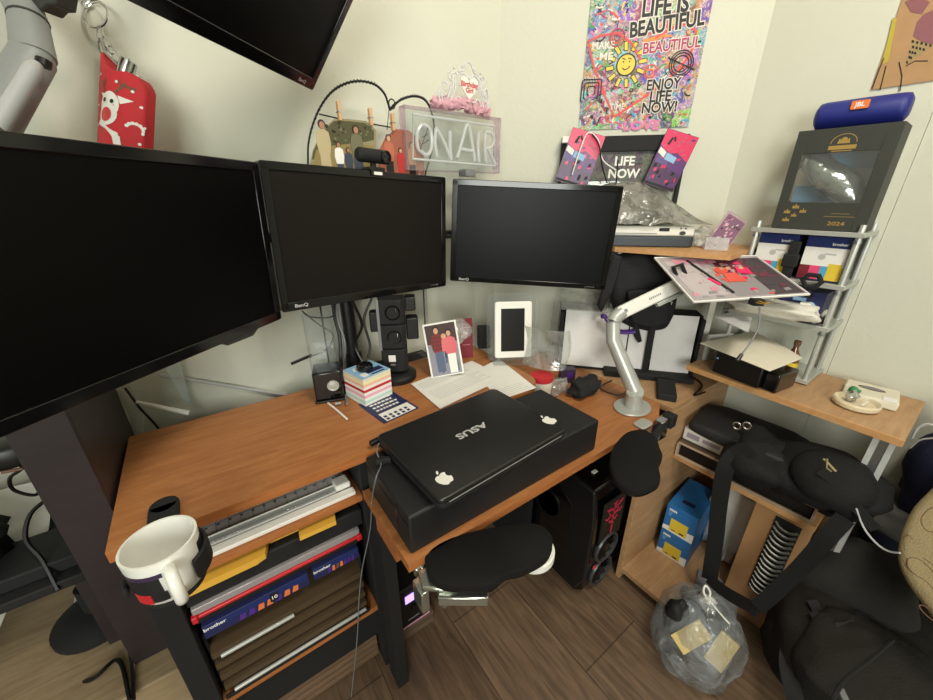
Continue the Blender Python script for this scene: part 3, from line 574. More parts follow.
# curled film right of the stand
b=MB(); c_=at(541,380,ZU); b.grid(lambda u,v:(at(536,372,ZU)+Vector((.02*math.sin(v*3),.035*math.cos(u*3),0)))+Vector((.05*(1-math.cos(u*2.2)),-.05*math.sin(u*2.2)+.03,.004+.13*v)),14,8,thick=.0006)
tag(b.build('film_sleeve',PETC),'curled clear film sleeve standing right of the tablet stand','sleeve')
# ================================================================ black carton and laptop
T=thing('black_carton','big flat black carton carrying the laptop on the corner desk','box',(.46,.45,ZL))
b=MB(); b.box(.197,.722,.452,.652,ZL+.0004,.757); b.build('carton',col('carton_black','#151516',.55,bump=.1,bscale=60),T,bev=.005,seg=3)
b=MB(); b.box(.1962,.1969,.50,.502,ZL+.01,.75); b.box(.1962,.1969,.456,.648,.735,.7358); b.build('flap_seam',BLKG,T)
z=.786; f0=at(440,502,z); f1=at(568,428,z); b1=at(377,437,z); ex=(f1-f0).normalized(); 
M=FX((f0.x,f0.y,0),ex); Lw=(f1-f0).length; Ld=.246
T=thing('laptop','closed black laptop with two white fruit stickers lying on the black carton','laptop',M)
sh=lambda e,r=.014:rrect(e,Lw-e,e,Ld-e,r)
b=MB(M); b.prism(sh(.002),.7605,.773); b.build('base',BLKM,T,bev=.003)
b=MB(M); b.prism(sh(.0),.7735,.786); b.build('lid',col('lid_black','#1d1d1d',.3,bump=.05,bscale=1500),T,bev=.003)
b=MB(M); b.box(.02,Lw-.02,.0005,.004,.7725,.7742); b.build('silver_edge',SIL,T)
for x_ in (.04,Lw-.04):
    for y_ in (.03,Ld-.03): MB(M).lathe([(0,.7572),(.008,.7572),(.008,.7606),(0,.7606)],12,(x_,y_,0)).build('foot',BLK,T)
Ml=M@Matrix.Translation((0,0,.786))@Matrix.Rotation(-PI/2,4,'X')   # prints lie on the lid: x right, z away
b=MB(Ml); b.tx('ASUS',Lw*.5,Ld*.52,.026,0,1,-.0002,.03,rot=PI+.0,wid=1.4); b.build('lettering',LGR,T,smooth=False)
def apple(mb,cx,cz,s,rot,k,y):
    body=[(0,.30),(.12,.36),(.26,.37),(.38,.30),(.44,.22),(.34,.12),(.31,-.02),(.35,-.16),(.47,-.25),(.40,-.42),(.28,-.57),(.16,-.62),(.05,-.57),(-.05,-.57),(-.16,-.62),(-.28,-.56),(-.42,-.36),(-.49,-.12),(-.48,.10),(-.40,.27),(-.26,.36),(-.12,.36)]
    leaf=[(.0,.42),(.02,.56),(.12,.68),(.24,.72),(.22,.58),(.12,.46)]
    ca,sa=math.cos(rot),math.sin(rot)
    for P in (body,leaf): mb.pr([(cx+(x*ca-z*sa)*s,cz+(x*sa+z*ca)*s) for x,z in P],k,1,y)
inv=M.inverted()
for (px,py),rt_ in (((443,478),R_(14)),((548,420),R_(14))):
    q=inv@at(px,py,.786); b=MB(Ml); apple(b,q.x,q.y,.031,rt_,0,-.0002); o=b.build('sticker',WHT,T,smooth=False)
# charger plug at the laptop's left corner
cable('charger_cable',[at(380,440,.776),at(377,452,.772),at(381,464,.764),ony(376,478,.55),ony(372,500,.60),ony(370,530,.64),ony(362,570,.66),ony(359,600,.66),ony(357,640,.66),ony(351,700,.66)],.0013,MGR,'thin grey cable hanging from the laptop down past the black desk leg')
b=MB(FX(at(378,440,.776),(1,.2,0))); b.box(-.02,.010,-.006,.006,-.005,.005); b.box(.0,.009,-.005,.004,-.02,-.005); tag(b.build('charger_plug',BLK,bev=.002),'small black plug at the left corner of the laptop','plug')
b=MB(FX(at(380,462,.762),(1,-.3,0))); b.box(-.010,.022,-.006,.006,-.004,.008); tag(b.build('cable_joiner',BLKM,bev=.002),'black cable joiner on the carton beside the laptop','plug')
# ================================================================ mug in its clip-on holder
mc=Vector((-.130,.553,.752)); K8=.79; T=thing('mug','big white mug with black and red pattern held at the desk corner','mug',mc)
b=MB(); b.lathe([(r*K8,z*K8) for r,z in [(0,0),(.044,0),(.050,.006),(.054,.05),(.0565,.098),(.0562,.1),(.0525,.1),(.050,.05),(.045,.010),(0,.009)]],44,mc); b.build('body',PORC,T,ang=50)
def arcband(mb,r0,r1,z0,z1,a0,a1,k,n=10):
    r0,r1,z0,z1=r0*K8,r1*K8,z0*K8,z1*K8
    vs=[];fs=[]
    for i in range(n+1):
        a=a0+(a1-a0)*i/n
        for r,z in ((r0,z0),(r1,z1),(r1-.0012,z1),(r0-.0012,z0)): vs.append((mc.x+r*math.cos(a),mc.y+r*math.sin(a),mc.z+z))
    for i in range(n):
        for j in range(4): fs.append((i*4+j,i*4+(j+1)%4,i*4+4+(j+1)%4,i*4+4+j))
    fs+=[(0,1,2,3),(4*n+3,4*n+2,4*n+1,4*n)]; mb.add(vs,fs,k)
b=MB(); ha=R_(-62)
arcband(b,.0553,.0562,.068,.078,R_(-170),R_(-90),0); arcband(b,.0545,.0553,.035,.068,R_(-172),R_(-96),1); arcband(b,.0535,.0546,.012,.035,R_(-150),R_(-118),2); arcband(b,.0535,.0545,.015,.035,R_(-116),R_(-92),1)
arcband(b,.0545,.0561,.035,.082,R_(-25),R_(70),1); arcband(b,.053,.0546,.01,.035,R_(-20),R_(10),3)
b.build('printed_band',[col('mug_violet','#3b2c48',.2),INK,RED,MGR],T,ang=50)
u=Vector((math.cos(R_(-78)),math.sin(R_(-78)),0)); hp=[mc+(u*a_+UP*c_)*K8 for a_,c_ in ((.052,.080),(.072,.084),(.088,.066),(.086,.036),(.066,.016),(.050,.018))]
b=MB(); b.tube(bez(hp,6),.0075,12,flat=1.0); b.build('handle',PORC,T)
T=thing('cup_holder','black clip-on cup holder clamped to the left front corner of the desk','cup holder',(-.15,.66,ZU))
b=MB(); b.prism(circ(-.143,.715,.022,20)+[] ,ZU+.0004,ZU+.012); b.prism([(-.165,.715),(-.121,.715),(-.121,.60),(-.165,.60)],ZU+.0004,ZU+.012); b.build('clamp_pad',BLKM,T,bev=.003)
b=MB(); b.box(-.163,-.123,.60,.655,ZU-.05,ZU+.0004); b.box(-.16,-.126,.63,.69,ZU-.04,ZU-.026); b.build('clamp',BLKM,T,bev=.003)
b=MB(); 
def band(mb,r,z0,z1,a0,a1,n=18):
    r*=K8; z0*=K8; z1*=K8
    vs=[];fs=[]
    for i in range(n+1):
        a=a0+(a1-a0)*i/n
        for rr,z in ((r,z0),(r+.006,z0),(r+.006,z1),(r,z1)): vs.append((mc.x+rr*math.cos(a),mc.y+rr*math.sin(a),mc.z+z))
    for i in range(n):
        for j in range(4): fs.append((i*4+j,i*4+(j+1)%4,i*4+4+(j+1)%4,i*4+4+j))
    fs+=[(0,1,2,3),(4*n+3,4*n+2,4*n+1,4*n)]; mb.add(vs,fs)
band(b,.0572,.022,.066,R_(-48),R_(120)); band(b,.0572,.024,.044,R_(120),R_(200)); b.build('grip_ring',BLKM,T,bev=.002)
b=MB(); b.prism(circ(mc.x,mc.y,.038,24),mc.z-.006,mc.z-.0006); b.box(-.16,-.128,.58,.61,mc.z-.006,ZU-.04); b.build('cup_base',BLKM,T,bev=.001)
# ================================================================ paper trimmer on the top shelf
zt=.6455; T=thing('paper_trimmer','grey gridded paper trimmer with a clear rail on the shelf under the desk','paper trimmer',(.0,.75,zt))
b=MB(); b.box(-.16,.172,.705,.93,zt,zt+.008); b.build('base_board',col('trimmer_grey','#cfd0ce',.5),T,bev=.002)
b=MB()
for i in range(15): b.box(-.155+i*.022,-.1545+i*.022,.73,.92,zt+.0081,zt+.0084)
for i in range(8): b.box(-.158,.17,.735+i*.024,.7354+i*.024,zt+.0081,zt+.0084)
for i in range(30): x=-.15+ (i%15)*.021; b.box(x,x+.005,.752 if i<15 else .80,.755 if i<15 else .803,zt+.0084,zt+.0087)
b.build('grid_lines',INK,T,smooth=False)
b=MB(); b.box(-.162,.175,.680,.6995,zt,zt+.009); b.box(-.162,.16,.724,.727,zt+.0088,zt+.013); b.build('rail',WHT,T,bev=.002)
b=MB(); b.box(-.16,.165,.7055,.72,zt+.0085,zt+.013); b.build('clear_guide',CLR,T,bev=.002)
b=MB(); b.box(.138,.172,.70,.735,zt+.0089,zt+.024); b.build('cutter_head',WHT,T,bev=.004)
b=MB(); b.box(-.16,-.035,.664,.95,.5962,.612); b.prism([(-.035,.664),(-.02,.668),(-.01,.70),(-.035,.70)],.5975,.6115); b.prism([(.045,.666),(.12,.664),(.125,.69),(.11,.70),(.05,.70)],.603,.614); b.box(-.034,.12,.701,.95,.5975,.603)
tag(b.build('folder',YLF,smooth=False),'mustard yellow folder lying in the gap under the trimmer shelf','folder')
tag(MB().box(-.162,.183,.682,.98,.55,.5955).build('black_case',BLKM,bev=.004),'flat black case under the yellow folder','case')
T=thing('document_tray','red document case with a clear lid under the desk','document case',(.0,.7,.53))
b=MB(); b.box(-.158,.17,.672,.96,.524,.532); b.box(-.160,-.150,.668,.68,.520,.536); b.box(.160,.172,.668,.68,.520,.536); b.build('red_base',RED,T,bev=.002)
b=MB(); b.box(-.157,.169,.675,.95,.5325,.5495); b.build('clear_lid',clear('smoked_lid','#c8a8a8',.25),T,bev=.002)
tag(MB().box(-.158,.165,.685,.96,.4975,.5235).build('black_binder',BLKM,bev=.002),'black binder under the red document case','binder')
def inkbox(x0,x1,nm_label,z0,z1,mark):
    M=FR((x0,.674,z0)); T=thing('printer_supply_box',nm_label,'box',M,'blue boxes on the under-desk shelf'); Lx=x1-x0; h=z1-z0
    MB(M).box(0,Lx,0,.2,0,h).build('carton',NAV,T,bev=.001)
    b=MB(M); b.pr(rect(.003,Lx-.003,h*.55,h*.93),0,1); b.tx('brother',.02,h*.72,.012,1,2,0,.02); 
    q=random.Random(len(nm_label))
    for i in range(7): x=Lx*.3+i*Lx*.6/7; b.pr([(x,h*.1),(x+Lx*.06,h*.08),(x+Lx*.07,h*.5),(x+Lx*.02,h*.55)],q.choice([2,3,4]),2)
    if mark: b.pr(rrect(Lx*.60,Lx*.60+.016,h*.2,h*.85,.002),5,3); b.tx('10',Lx*.60+.008,h*.52,.013,1,4,0,.02)
    b.build('print',[DBL,PAP,ORG,PUR,BRN,INK],T,smooth=False)
inkbox(-.152,.045,'long navy blue supply box on the left, with brown picture print, under the red case',.462,.497,True)
inkbox(.055,.160,'short bright blue supply box on the right, under the red case',.464,.497,False)
# ================================================================ black letter tray with brown leaves
T=thing('letter_tray','black letter tray rack filled with brown sleeves on the lower shelf','letter tray',(.0,.7,.267))
b=MB(); b.box(-.160,-.155,.69,.95,.267,.458); b.box(.160,.166,.69,.95,.267,.458); b.box(-.155,.160,.69,.95,.267,.275); b.box(-.155,.160,.945,.95,.275,.458); b.build('frame',BLKM,T,bev=.001)
for i,(z0,xa,xb) in enumerate(((.30,-.155,.16),(.335,-.155,.16),(.372,-.155,.16),(.408,-.155,.16))):
    b=MB(); b.add([(xa,.676,z0-.012),(xb,.676,z0-.012),(xb,.94,z0+.03),(xa,.94,z0+.03),(xa,.676,z0+.004),(xb,.676,z0+.004),(xb,.94,z0+.034),(xa,.94,z0+.034)],[(0,3,2,1),(4,5,6,7),(0,1,5,4),(1,2,6,5),(2,3,7,6),(3,0,4,7)])
    b.build('sleeve',col('sleeve_brown','#4a3a27',.5),T)
for xa,xb,z0 in ((-.14,.155,.282),(-.14,.0,.40)):
    b=MB(); b.tube([(xa,.672,z0),(xb,.672,z0)],.0045,10); b.build('silver_rod',SIL,T)
b=MB(); b.box(-.158,.164,.67,.675,.267,.279); b.build('front_lip',BLKM,T)
# ================================================================ slatted brown drawer near the floor
T=thing('slatted_box','brown slatted box on the floor under the desk shelf','crate',(.0,.7,.0))
MB().box(-.16,.182,.725,.98,.001,.125).build('body',BRW,T,bev=.002)
for i in range(5): MB().tube([(-.16,.715,.118-i*.024),(.18,.715,.118-i*.024)],.0115,10,flat=.8).build('slat',BRW,T)
# ================================================================ UPS on a block, sheets under the desk
tag(MB().box(.232,.365,.70,1.0,.001,.05).build('wood_block',wood('weathered_wood','#5b4a3c','#766252'),bev=.002),'grey brown wooden block on the floor under the black power unit','block')
M=FR((.296,.70,.0506)); T=thing('backup_power_unit','black backup power unit with a lilac display on a wooden block','power supply',M)
b=MB(M); b.prism(rrect(-.055,.055,0,.24,.008),0,.17); b.build('case',BLK,T,bev=.004)
b=MB(M); b.box(-.022,.028,-.002,0.001,.108,.138); b.build('display',emit('lilac_display','#a58ae8',1.3),T)
b=MB(M@Matrix.Translation((.003,-.001,.075))@Matrix.Rotation(PI/2,4,'X')); b.lathe([(0,0),(.010,0),(.010,.002),(0,.003)],20); b.build('button',BLKG,T)
b=MB(M); b.box(-.018,.02,-.0015,0.001,.03,.034); b.build('badge',MGR,T)
b=MB(M); b.box(-.055,.055,-.0015,.001,.006,.010); b.build('trim_strip',LPK,T)
tag(MB().box(.36,.47,.78,.86,.001,.10).build('wood_block',wood('weathered_wood','#5b4a3c','#766252'),bev=.002),'wooden block on the floor behind the clear pad clamp','block')
# ================================================================ things on the far left table
b=MB(); b.grid(lambda u,v:Vector(( -.75+.36*u, .98+.12*v, .602+.02*abs(pnoise(Vector((u*4,v*4,1))))+.10*v*v*(1-.3*u))),14,10,thick=.002)
tag(b.build('paper_roll',col('white_sheet','#dcdad4',.7)),'white sheet bent up on the table at the far left','paper')
T=thing('router','black box router with cables at the left edge','router',(-.38,.90,.6005))
MB().box(-.44,-.31,.86,.97,.6005,.63).build('case',BLKM,T,bev=.004); MB().tube([(-.43,.975,.615),(-.45,.99,.70)],.005,8).build('antenna',BLK,T)
b=MB(); b.blob((-.50,.95,.665),.075,.08,.065,.25,3); tag(b.build('black_pouch',FAB),'black cloth pouch on the table at the far left edge','pouch')
for i,(pts,r,m_,lb) in enumerate((
 ([ony(0,455,.9),ony(12,458,.88),ony(22,468,.88),ony(10,478,.88),ony(14,490,.9),ony(35,495,.9),ony(42,485,.92)],.003,BLK,'black cable curling on the white sheet at the far left'),
 ([ony(48,498,.95),ony(30,515,.93),ony(26,540,.90),ony(42,560,.87),ony(58,590,.83)],.004,BLK,'thick black cable snaking over the far left table'),
 ([at(78,560,.40),at(76,600,.38),at(70,620,.38)],.003,LGR,'pale cable hanging between the dark stand and the left table'),
 ([at(48,640,.3),at(55,680,.3),at(90,680,.375),at(118,660,.375),at(130,700,.375)],.004,BLK,'black cable lying over the pale oak chest'),
 ([at(128,640,.40),at(132,670,.376),at(134,700,.376)],.003,BLK,'thin black cable crossing the pale oak chest downwards'))):
    cable('cable',pts,r,m_,lb)
b=MB(); b.box(-.86,-.74,.80,.9,.66,.70)
T=thing('power_adapter','black power adapter with gold plug hanging at the far left','adapter',ony(10,452,.9))
c_=ony(10,452,.9); b=MB(); b.blob(c_,.035,.03,.025,.05,1,14,10,sq=.6); b.build('body',BLK,T); b=MB(); b.tube([c_+Vector((-.01,-.028,-.02)),c_+Vector((.014,-.028,-.024))],.003,8); b.build('connector',BRN,T)
# black base seen under the left table
c_=at(100,622,.372); T=thing('lamp_base','round black base standing on the pale oak chest','base',(c_.x,c_.y+.05,.3695)); 
MB().lathe([(0,0),(.082,0),(.082,.012),(.05,.03),(.02,.035),(.02,.1),(0,.1)],32,(c_.x,c_.y+.02,.3697)).build('foot',BLKM,T)
# ================================================================ poster on the slanting corner wall
s2=math.sqrt(.5); CX=Vector((s2,-s2,0)); CN=Vector((-s2,-s2,0)); C0=Vector((1.5,.6,0))
def on_c(px,py,off=0): return onp(px,py,C0+CN*off,CN)
pl=on_c(591,0,.003); pr_=on_c(705,40,.003); pb=on_c(578,130,.003).z
M=FX((pl.x,pl.y,pb),CX); PW=(pr_.xy-pl.xy).length; PH=.50
T=thing('poster','tall graffiti poster lettered Life is beautiful, on the corner wall','poster',M)
b=MB(M); b.box(0,PW,-.0012,.002,0,PH,0); 
def PP(px,py): q=M.inverted()@on_c(px,py,.003); return q.x,q.z
b.build('sheet',GRAF,T,smooth=False)
b=MB(M); y0=-.0012
def ptx(t,px,py,sz,k,bold=.02,lv=4,wid=1,rot=0,sh=0):
    x,z=PP(px,py)
    if k in (0,1): b.tx(t,x,z,sz,7,lv-.4,y0,bold+.055,sh,rot,wid)
    b.tx(t,x,z,sz,k,lv,y0,bold,sh,rot,wid)
ptx('LIFE IS',665,7,.056,0,.035,5,.86,.05); ptx('BEAUTIFUL',666,25,.052,0,.035,5,.80,.10); ptx('BEAUTIFUL',671,46,.038,1,.025,4,.86,.06)
ptx('ENJOY',663,85,.040,0,.03,5,.84,.03); ptx('LIFE',660,97,.040,0,.03,5,.95,.03); ptx('NOW!',659,108,.040,0,.03,5,.92,.02)
ptx('MAKE',603,46,.026,7,.03,4); ptx('ME',606,57,.027,7,.03,4,1.2); ptx('LOVE',641,126,.036,8,.04,4,1.3); ptx('think',590,80,.020,0,.01,4); ptx('TIME',617,107,.022,7,.02,4)
# sun with a face
sx,sz=PP(626,65); b.pr(circ(sx,sz,.030,24),0,2,y0); b.pr(circ(sx,sz,.026,24),2,3,y0)
for i in range(12):
    a=2*PI*i/12+.15; ca,sa=math.cos(a),math.sin(a)
    for wd,k,lv,r0,r1 in ((.013,0,2,.036,.062),(.009,2,3,.038,.059)): b.pr(stroke([(sx+ca*r0,sz+sa*r0),(sx+ca*r1,sz+sa*r1)],wd),k,lv,y0)
for dx in (-.009,.009): b.pr(circ(sx+dx,sz+.008,.0022,8),0,5,y0); b.pr(stroke([(sx+dx-.005,sz+.017),(sx+dx+.005,sz+.014)],.0022),0,5,y0)
b.pr(stroke([(sx-.010,sz-.008),(sx-.003,sz-.013),(sx+.006,sz-.010),(sx+.012,sz-.004)],.0026),0,5,y0)
# long red paint lines and heart
def line(pts,wd,k,lv=3): b.pr(stroke([tuple(p) for p in [PP(*q) for q in pts]],wd),k,lv,y0)
line([(588,42),(594,68),(603,92),(614,117)],.006,3); line([(614,117),(640,100),(660,86),(680,68),(691,52),(696,32),(688,24),(672,28),(655,38)],.007,3); line([(588,42),(600,36),(618,33),(632,44),(641,60)],.006,3); line([(655,38),(643,42)],.008,9); line([(672,36),(662,36),(650,44)],.006,9)
for c_,r_,k in (((617,38),.022,1),((617,38),.014,3),((617,38),.007,1),((681,64),.034,0),((681,64),.028,0),((681,64),.021,0),((650,72),.018,3),((650,73),.010,9)):
    x,z=PP(*c_); 
    for i in range(20):
        a0=2*PI*i/20; a1=a0+.34; b.pr(stroke([(x+r_*math.cos(a0),z+r_*math.sin(a0)),(x+r_*math.cos(a1),z+r_*math.sin(a1))],.0035),k,4,y0)
line([(668,58),(694,70)],.004,0,4); line([(669,72),(693,56)],.004,3,4)
for r_ in (.030,.022,.012):
    x,z=PP(591,91); b.pr(stroke(rrect(x-r_,x+r_,z-r_,z+r_,.006)+[(x-r_+.006,z-r_)],.0035),0,4,y0)
q=random.Random(12); ks=[0,0,0,1,1,3,3,8,8,2,4,5,9,10,7,7]
for i in range(420):
    px=q.uniform(584,704); py=q.uniform(2,128)
    if 628<px<704 and py<32: continue
    if 644<px<682 and 78<py<113: continue
    if (px-626)**2+(py-65)**2<420: continue
    x,z=PP(px,py)
    if not(.012<x<PW-.012 and z>.012): continue
    t=q.random(); k=q.choice(ks)
    if t<.5:
        a=q.uniform(0,6.3); L_=q.uniform(.012,.034); cv=q.uniform(-.9,.9); pts=[(x+L_*(s-.5)*math.cos(a+cv*s),z+L_*(s-.5)*math.sin(a+cv*s)) for s in (0,.25,.5,.75,1)]
        pts=[(min(max(p[0],.002),PW-.002),max(p[1],.002)) for p in pts]; b.pr(stroke(pts,q.uniform(.0025,.006)),k,2+i*.0015,y0)
    elif t<.62: b.pr(circ(x,z,q.uniform(.003,.007),9),k,1.5,y0)
    else: b.tx(q.choice(['LOVE','o','x','*','&','YES','a']) if 0 else q.choice(['o','x','*','+']),x,z,q.uniform(.014,.024),k,2.5,y0,.02)
b.build('painted_print',[INK,col('magenta_paint','#a8305c',.6),YEL,col('red_paint','#d8504c',.6),GRN,CYN,ORG,col('poster_white','#e4dcd4',.7),col('pink_paint','#d87aa8',.6),col('orange_paint','#e08a3c',.6),PUR],T,smooth=False)
# ================================================================ black rack with life now print
def rk(px,py,off=.03): return on_c(px,py,off)
a=rk(562,137); c=rk(690,137); M=FX((a.x,a.y,1.1155),CX); RW=(c-a).length; zt=a.z-1.1155
T=thing('wall_rack','black rack standing on the hutch with a grey strip lettered Life now','rack',M)
b=MB(M); b.box(0,RW,0,.012,zt-.045,zt,0); b.box(0,.010,0,.012,0,zt-.045,0); b.box(RW-.012,RW,0,.012,0,zt-.045,0); b.box(.010,RW-.012,0,.012,.0,.01,0); b.build('frame',BLKM,T,bev=.001)
b=MB(M); b.box(.010,RW-.012,.012,.014,zt-.135,zt-.03,0); b.build('strip',GRAFD,T,smooth=False)
x0=(M.inverted()@rk(627,150)).x
b=MB(M); b.tx('LIFE',x0,zt-.075,.038,0,1,.012,.03); b.tx('NOW',x0+.002,zt-.113,.038,0,1,.012,.03); b.pr(circ(x0+.115,zt-.095,.028,20),1,1,.012); b.pr(circ(x0+.115,zt-.095,.016,20),2,2,.012); b.build('lettering',[WHT,col('blue_grey','#5c7480',.6),INK],T,smooth=False)
b=MB(M); b.box(.012,RW-.014,.0145,.0165,.012,zt-.135,0); b.build('backing',clear('rack_film','#f0f2ee',.2,hc='#e8e8e0'),T)
# ---- flyers
def flyer(pts,label,seed):
    P=[rk(*p,.055) for p in pts]; zz_=(P[3]-P[0]).normalized(); M=FX(P[0],(-CN).cross(zz_),zz_); w_=(P[1]-P[0]).length*.93; h_=(P[3]-P[0]).length
    T=thing('flyer',label,'flyer',M,'pink and purple flyers on the black rack'); b=MB(M); b.box(0,w_,-.0012,0.001,0,h_,0)
    b.pr(rect(.001,w_-.001,h_*.45,h_-.001),1,1,-.0012); b.pr([(.001,h_*.45),(w_-.001,h_*.30),(w_-.001,h_*.55),(w_*.6,h_*.66),(.3*w_,h_*.6),(.001,h_*.72)],2,2,-.0012)
    q=random.Random(seed)
    b.pr([(w_*.05,h_*.42),(w_*.45,h_*.40),(w_*.42,h_*.62),(w_*.1,h_*.66)],3,3,-.0012); b.pr([(w_*.28,h_*.50),(w_*.62,h_*.47),(w_*.64,h_*.58),(w_*.3,h_*.62)],4,4,-.0012); b.pr([(w_*.02,h_*.58),(w_*.25,h_*.52),(w_*.27,h_*.62),(w_*.04,h_*.68)],5,4,-.0012)
    for i in range(16):
        x,z=q.uniform(.05,.85)*w_,q.uniform(.5,.95)*h_; b.pr([(x,z),(x+.010,z+.002),(x+.012,z+.008),(x+.002,z+.007)],q.choice([6,6,2,1]),3,-.0012)
    for i in range(18):
        x,z=q.uniform(.05,.85)*w_,q.uniform(.03,.4)*h_; b.pr([(x,z),(x+.010,z+.003),(x+.008,z+.014),(x+.001,z+.010)],q.choice([2,3,7,1]),3,-.0012)
    b.pr([(w_*.18,h_*.75),(w_*.26,h_*.75),(w_*.30,h_*.88),(w_*.24,h_*.88)],0+7,4,-.0012); b.pr([(w_*.3,h_*.88),(w_*.33,h_*.92),(w_*.4,h_*.84),(w_*.36,h_*.82)],7,4,-.0012)
    b.pr([(w_*.01,h_*.02),(w_*.99,h_*.02),(w_*.99,h_*.06),(w_*.01,h_*.06)],7,3,-.0012)
    b.build('print',[col('flyer_dark','#4a2450',.35),col('flyer_pink','#d82a5c',.35),col('flyer_purple','#5a2a6e',.35),col('flyer_violet','#5c4a84',.4),LBL,PAP,col('flyer_rose','#c8486e',.4),INK],T,smooth=False)
flyer([(555,180),(590,184),(608,136),(573,127)],'pink and purple flyer on the left end of the black rack',3)
flyer([(643,183),(675,192),(701,137),(668,128)],'pink and purple flyer on the right end of the black rack',5)
cable('rack_cable',[rk(619,172,.075),rk(603,160,.075),rk(598,140,.075),rk(588,133,.075),rk(580,150,.075),rk(572,175,.075)],.002,WHT,'thin pale cable draped over the left flyer on the rack')
cable('rack_cable',[rk(607,183,.08),rk(602,165,.08),rk(599,145,.08),rk(592,134,.08)],.0024,BLK,'thin black cable hanging just right of the left flyer')
cable('rack_cable',[rk(616,184,.08),rk(617,172,.08),rk(618,160,.08)],.0024,BLK,'short black cable hanging under the Life now strip')
b=MB(FX(rk(566,139,.045),CX)); b.box(-.012,.012,-.005,.004,-.012,.008); tag(b.build('wall_clip',WHT,bev=.002),'small white clip at the left top corner of the black rack','clip')
# ================================================================ printer with film over it
P0_=at(648,247,1.1155); A2=onp(604,246,P0_,CN); B2=onp(694,246,P0_,CN); PWD=(B2.xy-A2.xy).length
M=FX(Vector((A2.x,A2.y,1.1158)),CX); T=thing('printer','low black and white printer under crumpled film on the hutch','printer',M)
b=MB(M); b.prism(rrect(0,PWD,0,.155,.02),.0,.032,k=0); b.build('base',col('printer_grey','#3a424a',.5),T,bev=.004)
b=MB(M); b.prism([(0.003,.004),(PWD-.004,.004),(PWD-.01,.15),(.01,.15)],.0325,.062); b.build('lid',WHT,T,bev=.006)
b=MB(M@Matrix.Translation((PWD-.265,.0035,.046))); b.box(.155,.185,-.001,0.002,.002,.012,0); b.prism(circ(.225,-.003,.009,16,.006),-.0012,.002,'y',1); b.prism(circ(.218,.011,.0025,10),-.0012,.002,'y',1); b.prism(circ(.232,.011,.0025,10),-.0012,.002,'y',1); b.box(.01,.15,-.0006,.001,-.006,-.004,2); b.build('control_panel',[INK,DGR,MGR],T)
b=MB(M@Matrix.Translation((-.01,-.012,.0665)))
def filmf(u,v): return Vector(((PWD+.045)*u,.165*v*(1-.1*u)+.0,.115*math.sin(min(1,v*1.35)*PI*.62)*(1-u*u*.95)*(.25+.75*math.sin(PI*min(1,.25+u*.6)))+.018*pnoise(Vector((u*6,v*6,2)))*(1-u*u)+.004+.03*v*(1-u)))
b.grid(filmf,36,24,thick=.0006); tag(b.build('printer_cover',clear('cover_film','#cfcfca',.30,.15,.9,'#b5b4ac')),'crumpled grey see-through film thrown over the printer','cover')
b=MB(M@Matrix.Translation((0,.0,.0625))); b.blob((.11,.09,.024),.095,.055,.022,.15,6); tag(b.build('dark_cloth',FABG),'dark folded cloth under the film on top of the printer','cloth')
b=MB(M@Matrix.Translation((PWD+.0,.03,.0))); b.blob((.035,.02,.028),.045,.035,.028,.35,9); tag(b.build('film_bunch',CLRC),'bunch of clear film crumpled at the right end of the printer','wrapping')
# ---- acrylic card stand right of printer
P=[onp(705,243,at(712,250,1.116),(-.9,-.45,0)) for _ in (0,)][0]
M=FX(at(701,248,1.1165),RT*.86-UP*.40+FW*.1,RT*.46+UP*.86); T=thing('card_stand','small pink tinted acrylic stand with a patterned card, right of the printer','display stand',M)
b=MB(M); b.box(.0,.078,-.004,0,0.001,.125,0); b.build('front',PNKC,T,bev=.001)
b=MB(M); b.box(.005,.073,-.0052,-.0042,.012,.117,0)
q=random.Random(8)
for i in range(60):
    x,z=q.uniform(.007,.064),q.uniform(.014,.106); b.pr([(x,z),(x+.007,z+.002),(x+.006,z+.008)],q.choice([1,2,3]),1,-.0052)
b.build('card',[col('card_mauve','#8c6880',.6),LPK,PAP,INK],T,smooth=False)
M2=FX(at(704,250,1.116),Vector((.42,-.9,0)))
b=MB(M2); b.slab([(0,.0,.0005),(.06,0,.0005),(.06,.035,.032),(0,.035,.032)],(0,0,1),.003); b.slab([(0,.035,.032),(.06,.035,.032),(.06,.07,.0005),(0,.07,.0005)],(0,0,1),.003); b.build('foot',clear('acrylic_white','#f4f4f6',.2),T)
# ================================================================ brown drawing on the right wall
def onr(px,py,off=.002): return onx(px,py,1.5-off)
P=[onr(871,90),onr(960,80),onr(985,-40),onr(910,-40)]
yy0=P[0].y; zb=P[0].z
M=FX((1.4995,yy0,zb),(0,-1,0)); T=thing('brown_drawing','brown paper drawing of ice cream cones on the right wall','drawing',M)
b=MB(M); b.box(0,.30,-.003,-.001,-.0,.45,0); b.build('sheet',KRF,T,smooth=False)
def PQ(px,py): q=M.inverted()@onr(px,py,.0035); return q.x,q.z
b=MB(M); y0=-.003
b.pr([PQ(*p) for p in ((888,62),(882,64),(893,18),(897,18))],2,1,y0)
for pts in (((899,62),(902,76),(900,91)),((872,89),(879,70),(884,58)),((906,66),(915,61),(928,61)),((886,66),(880,90))): b.pr(stroke([PQ(*p) for p in pts],.002),0,2,y0)
b.pr([PQ(*p) for p in ((912,40),(934,45),(905,66))],4,1,y0)
for i in range(5):
    for j in range(5-i):
        u=(i+.5*((j)%2))/5; v=j/5; px=912+(934-912)*u*(1-v)+(905-912)*v; py=40+5*u*(1-v)+26*v; b.pr([PQ(px,py),PQ(px+2.2*(1-v*.5),py+.5),PQ(px+1.7,py+3),PQ(px-.4,py+2.6)],0,2,y0)
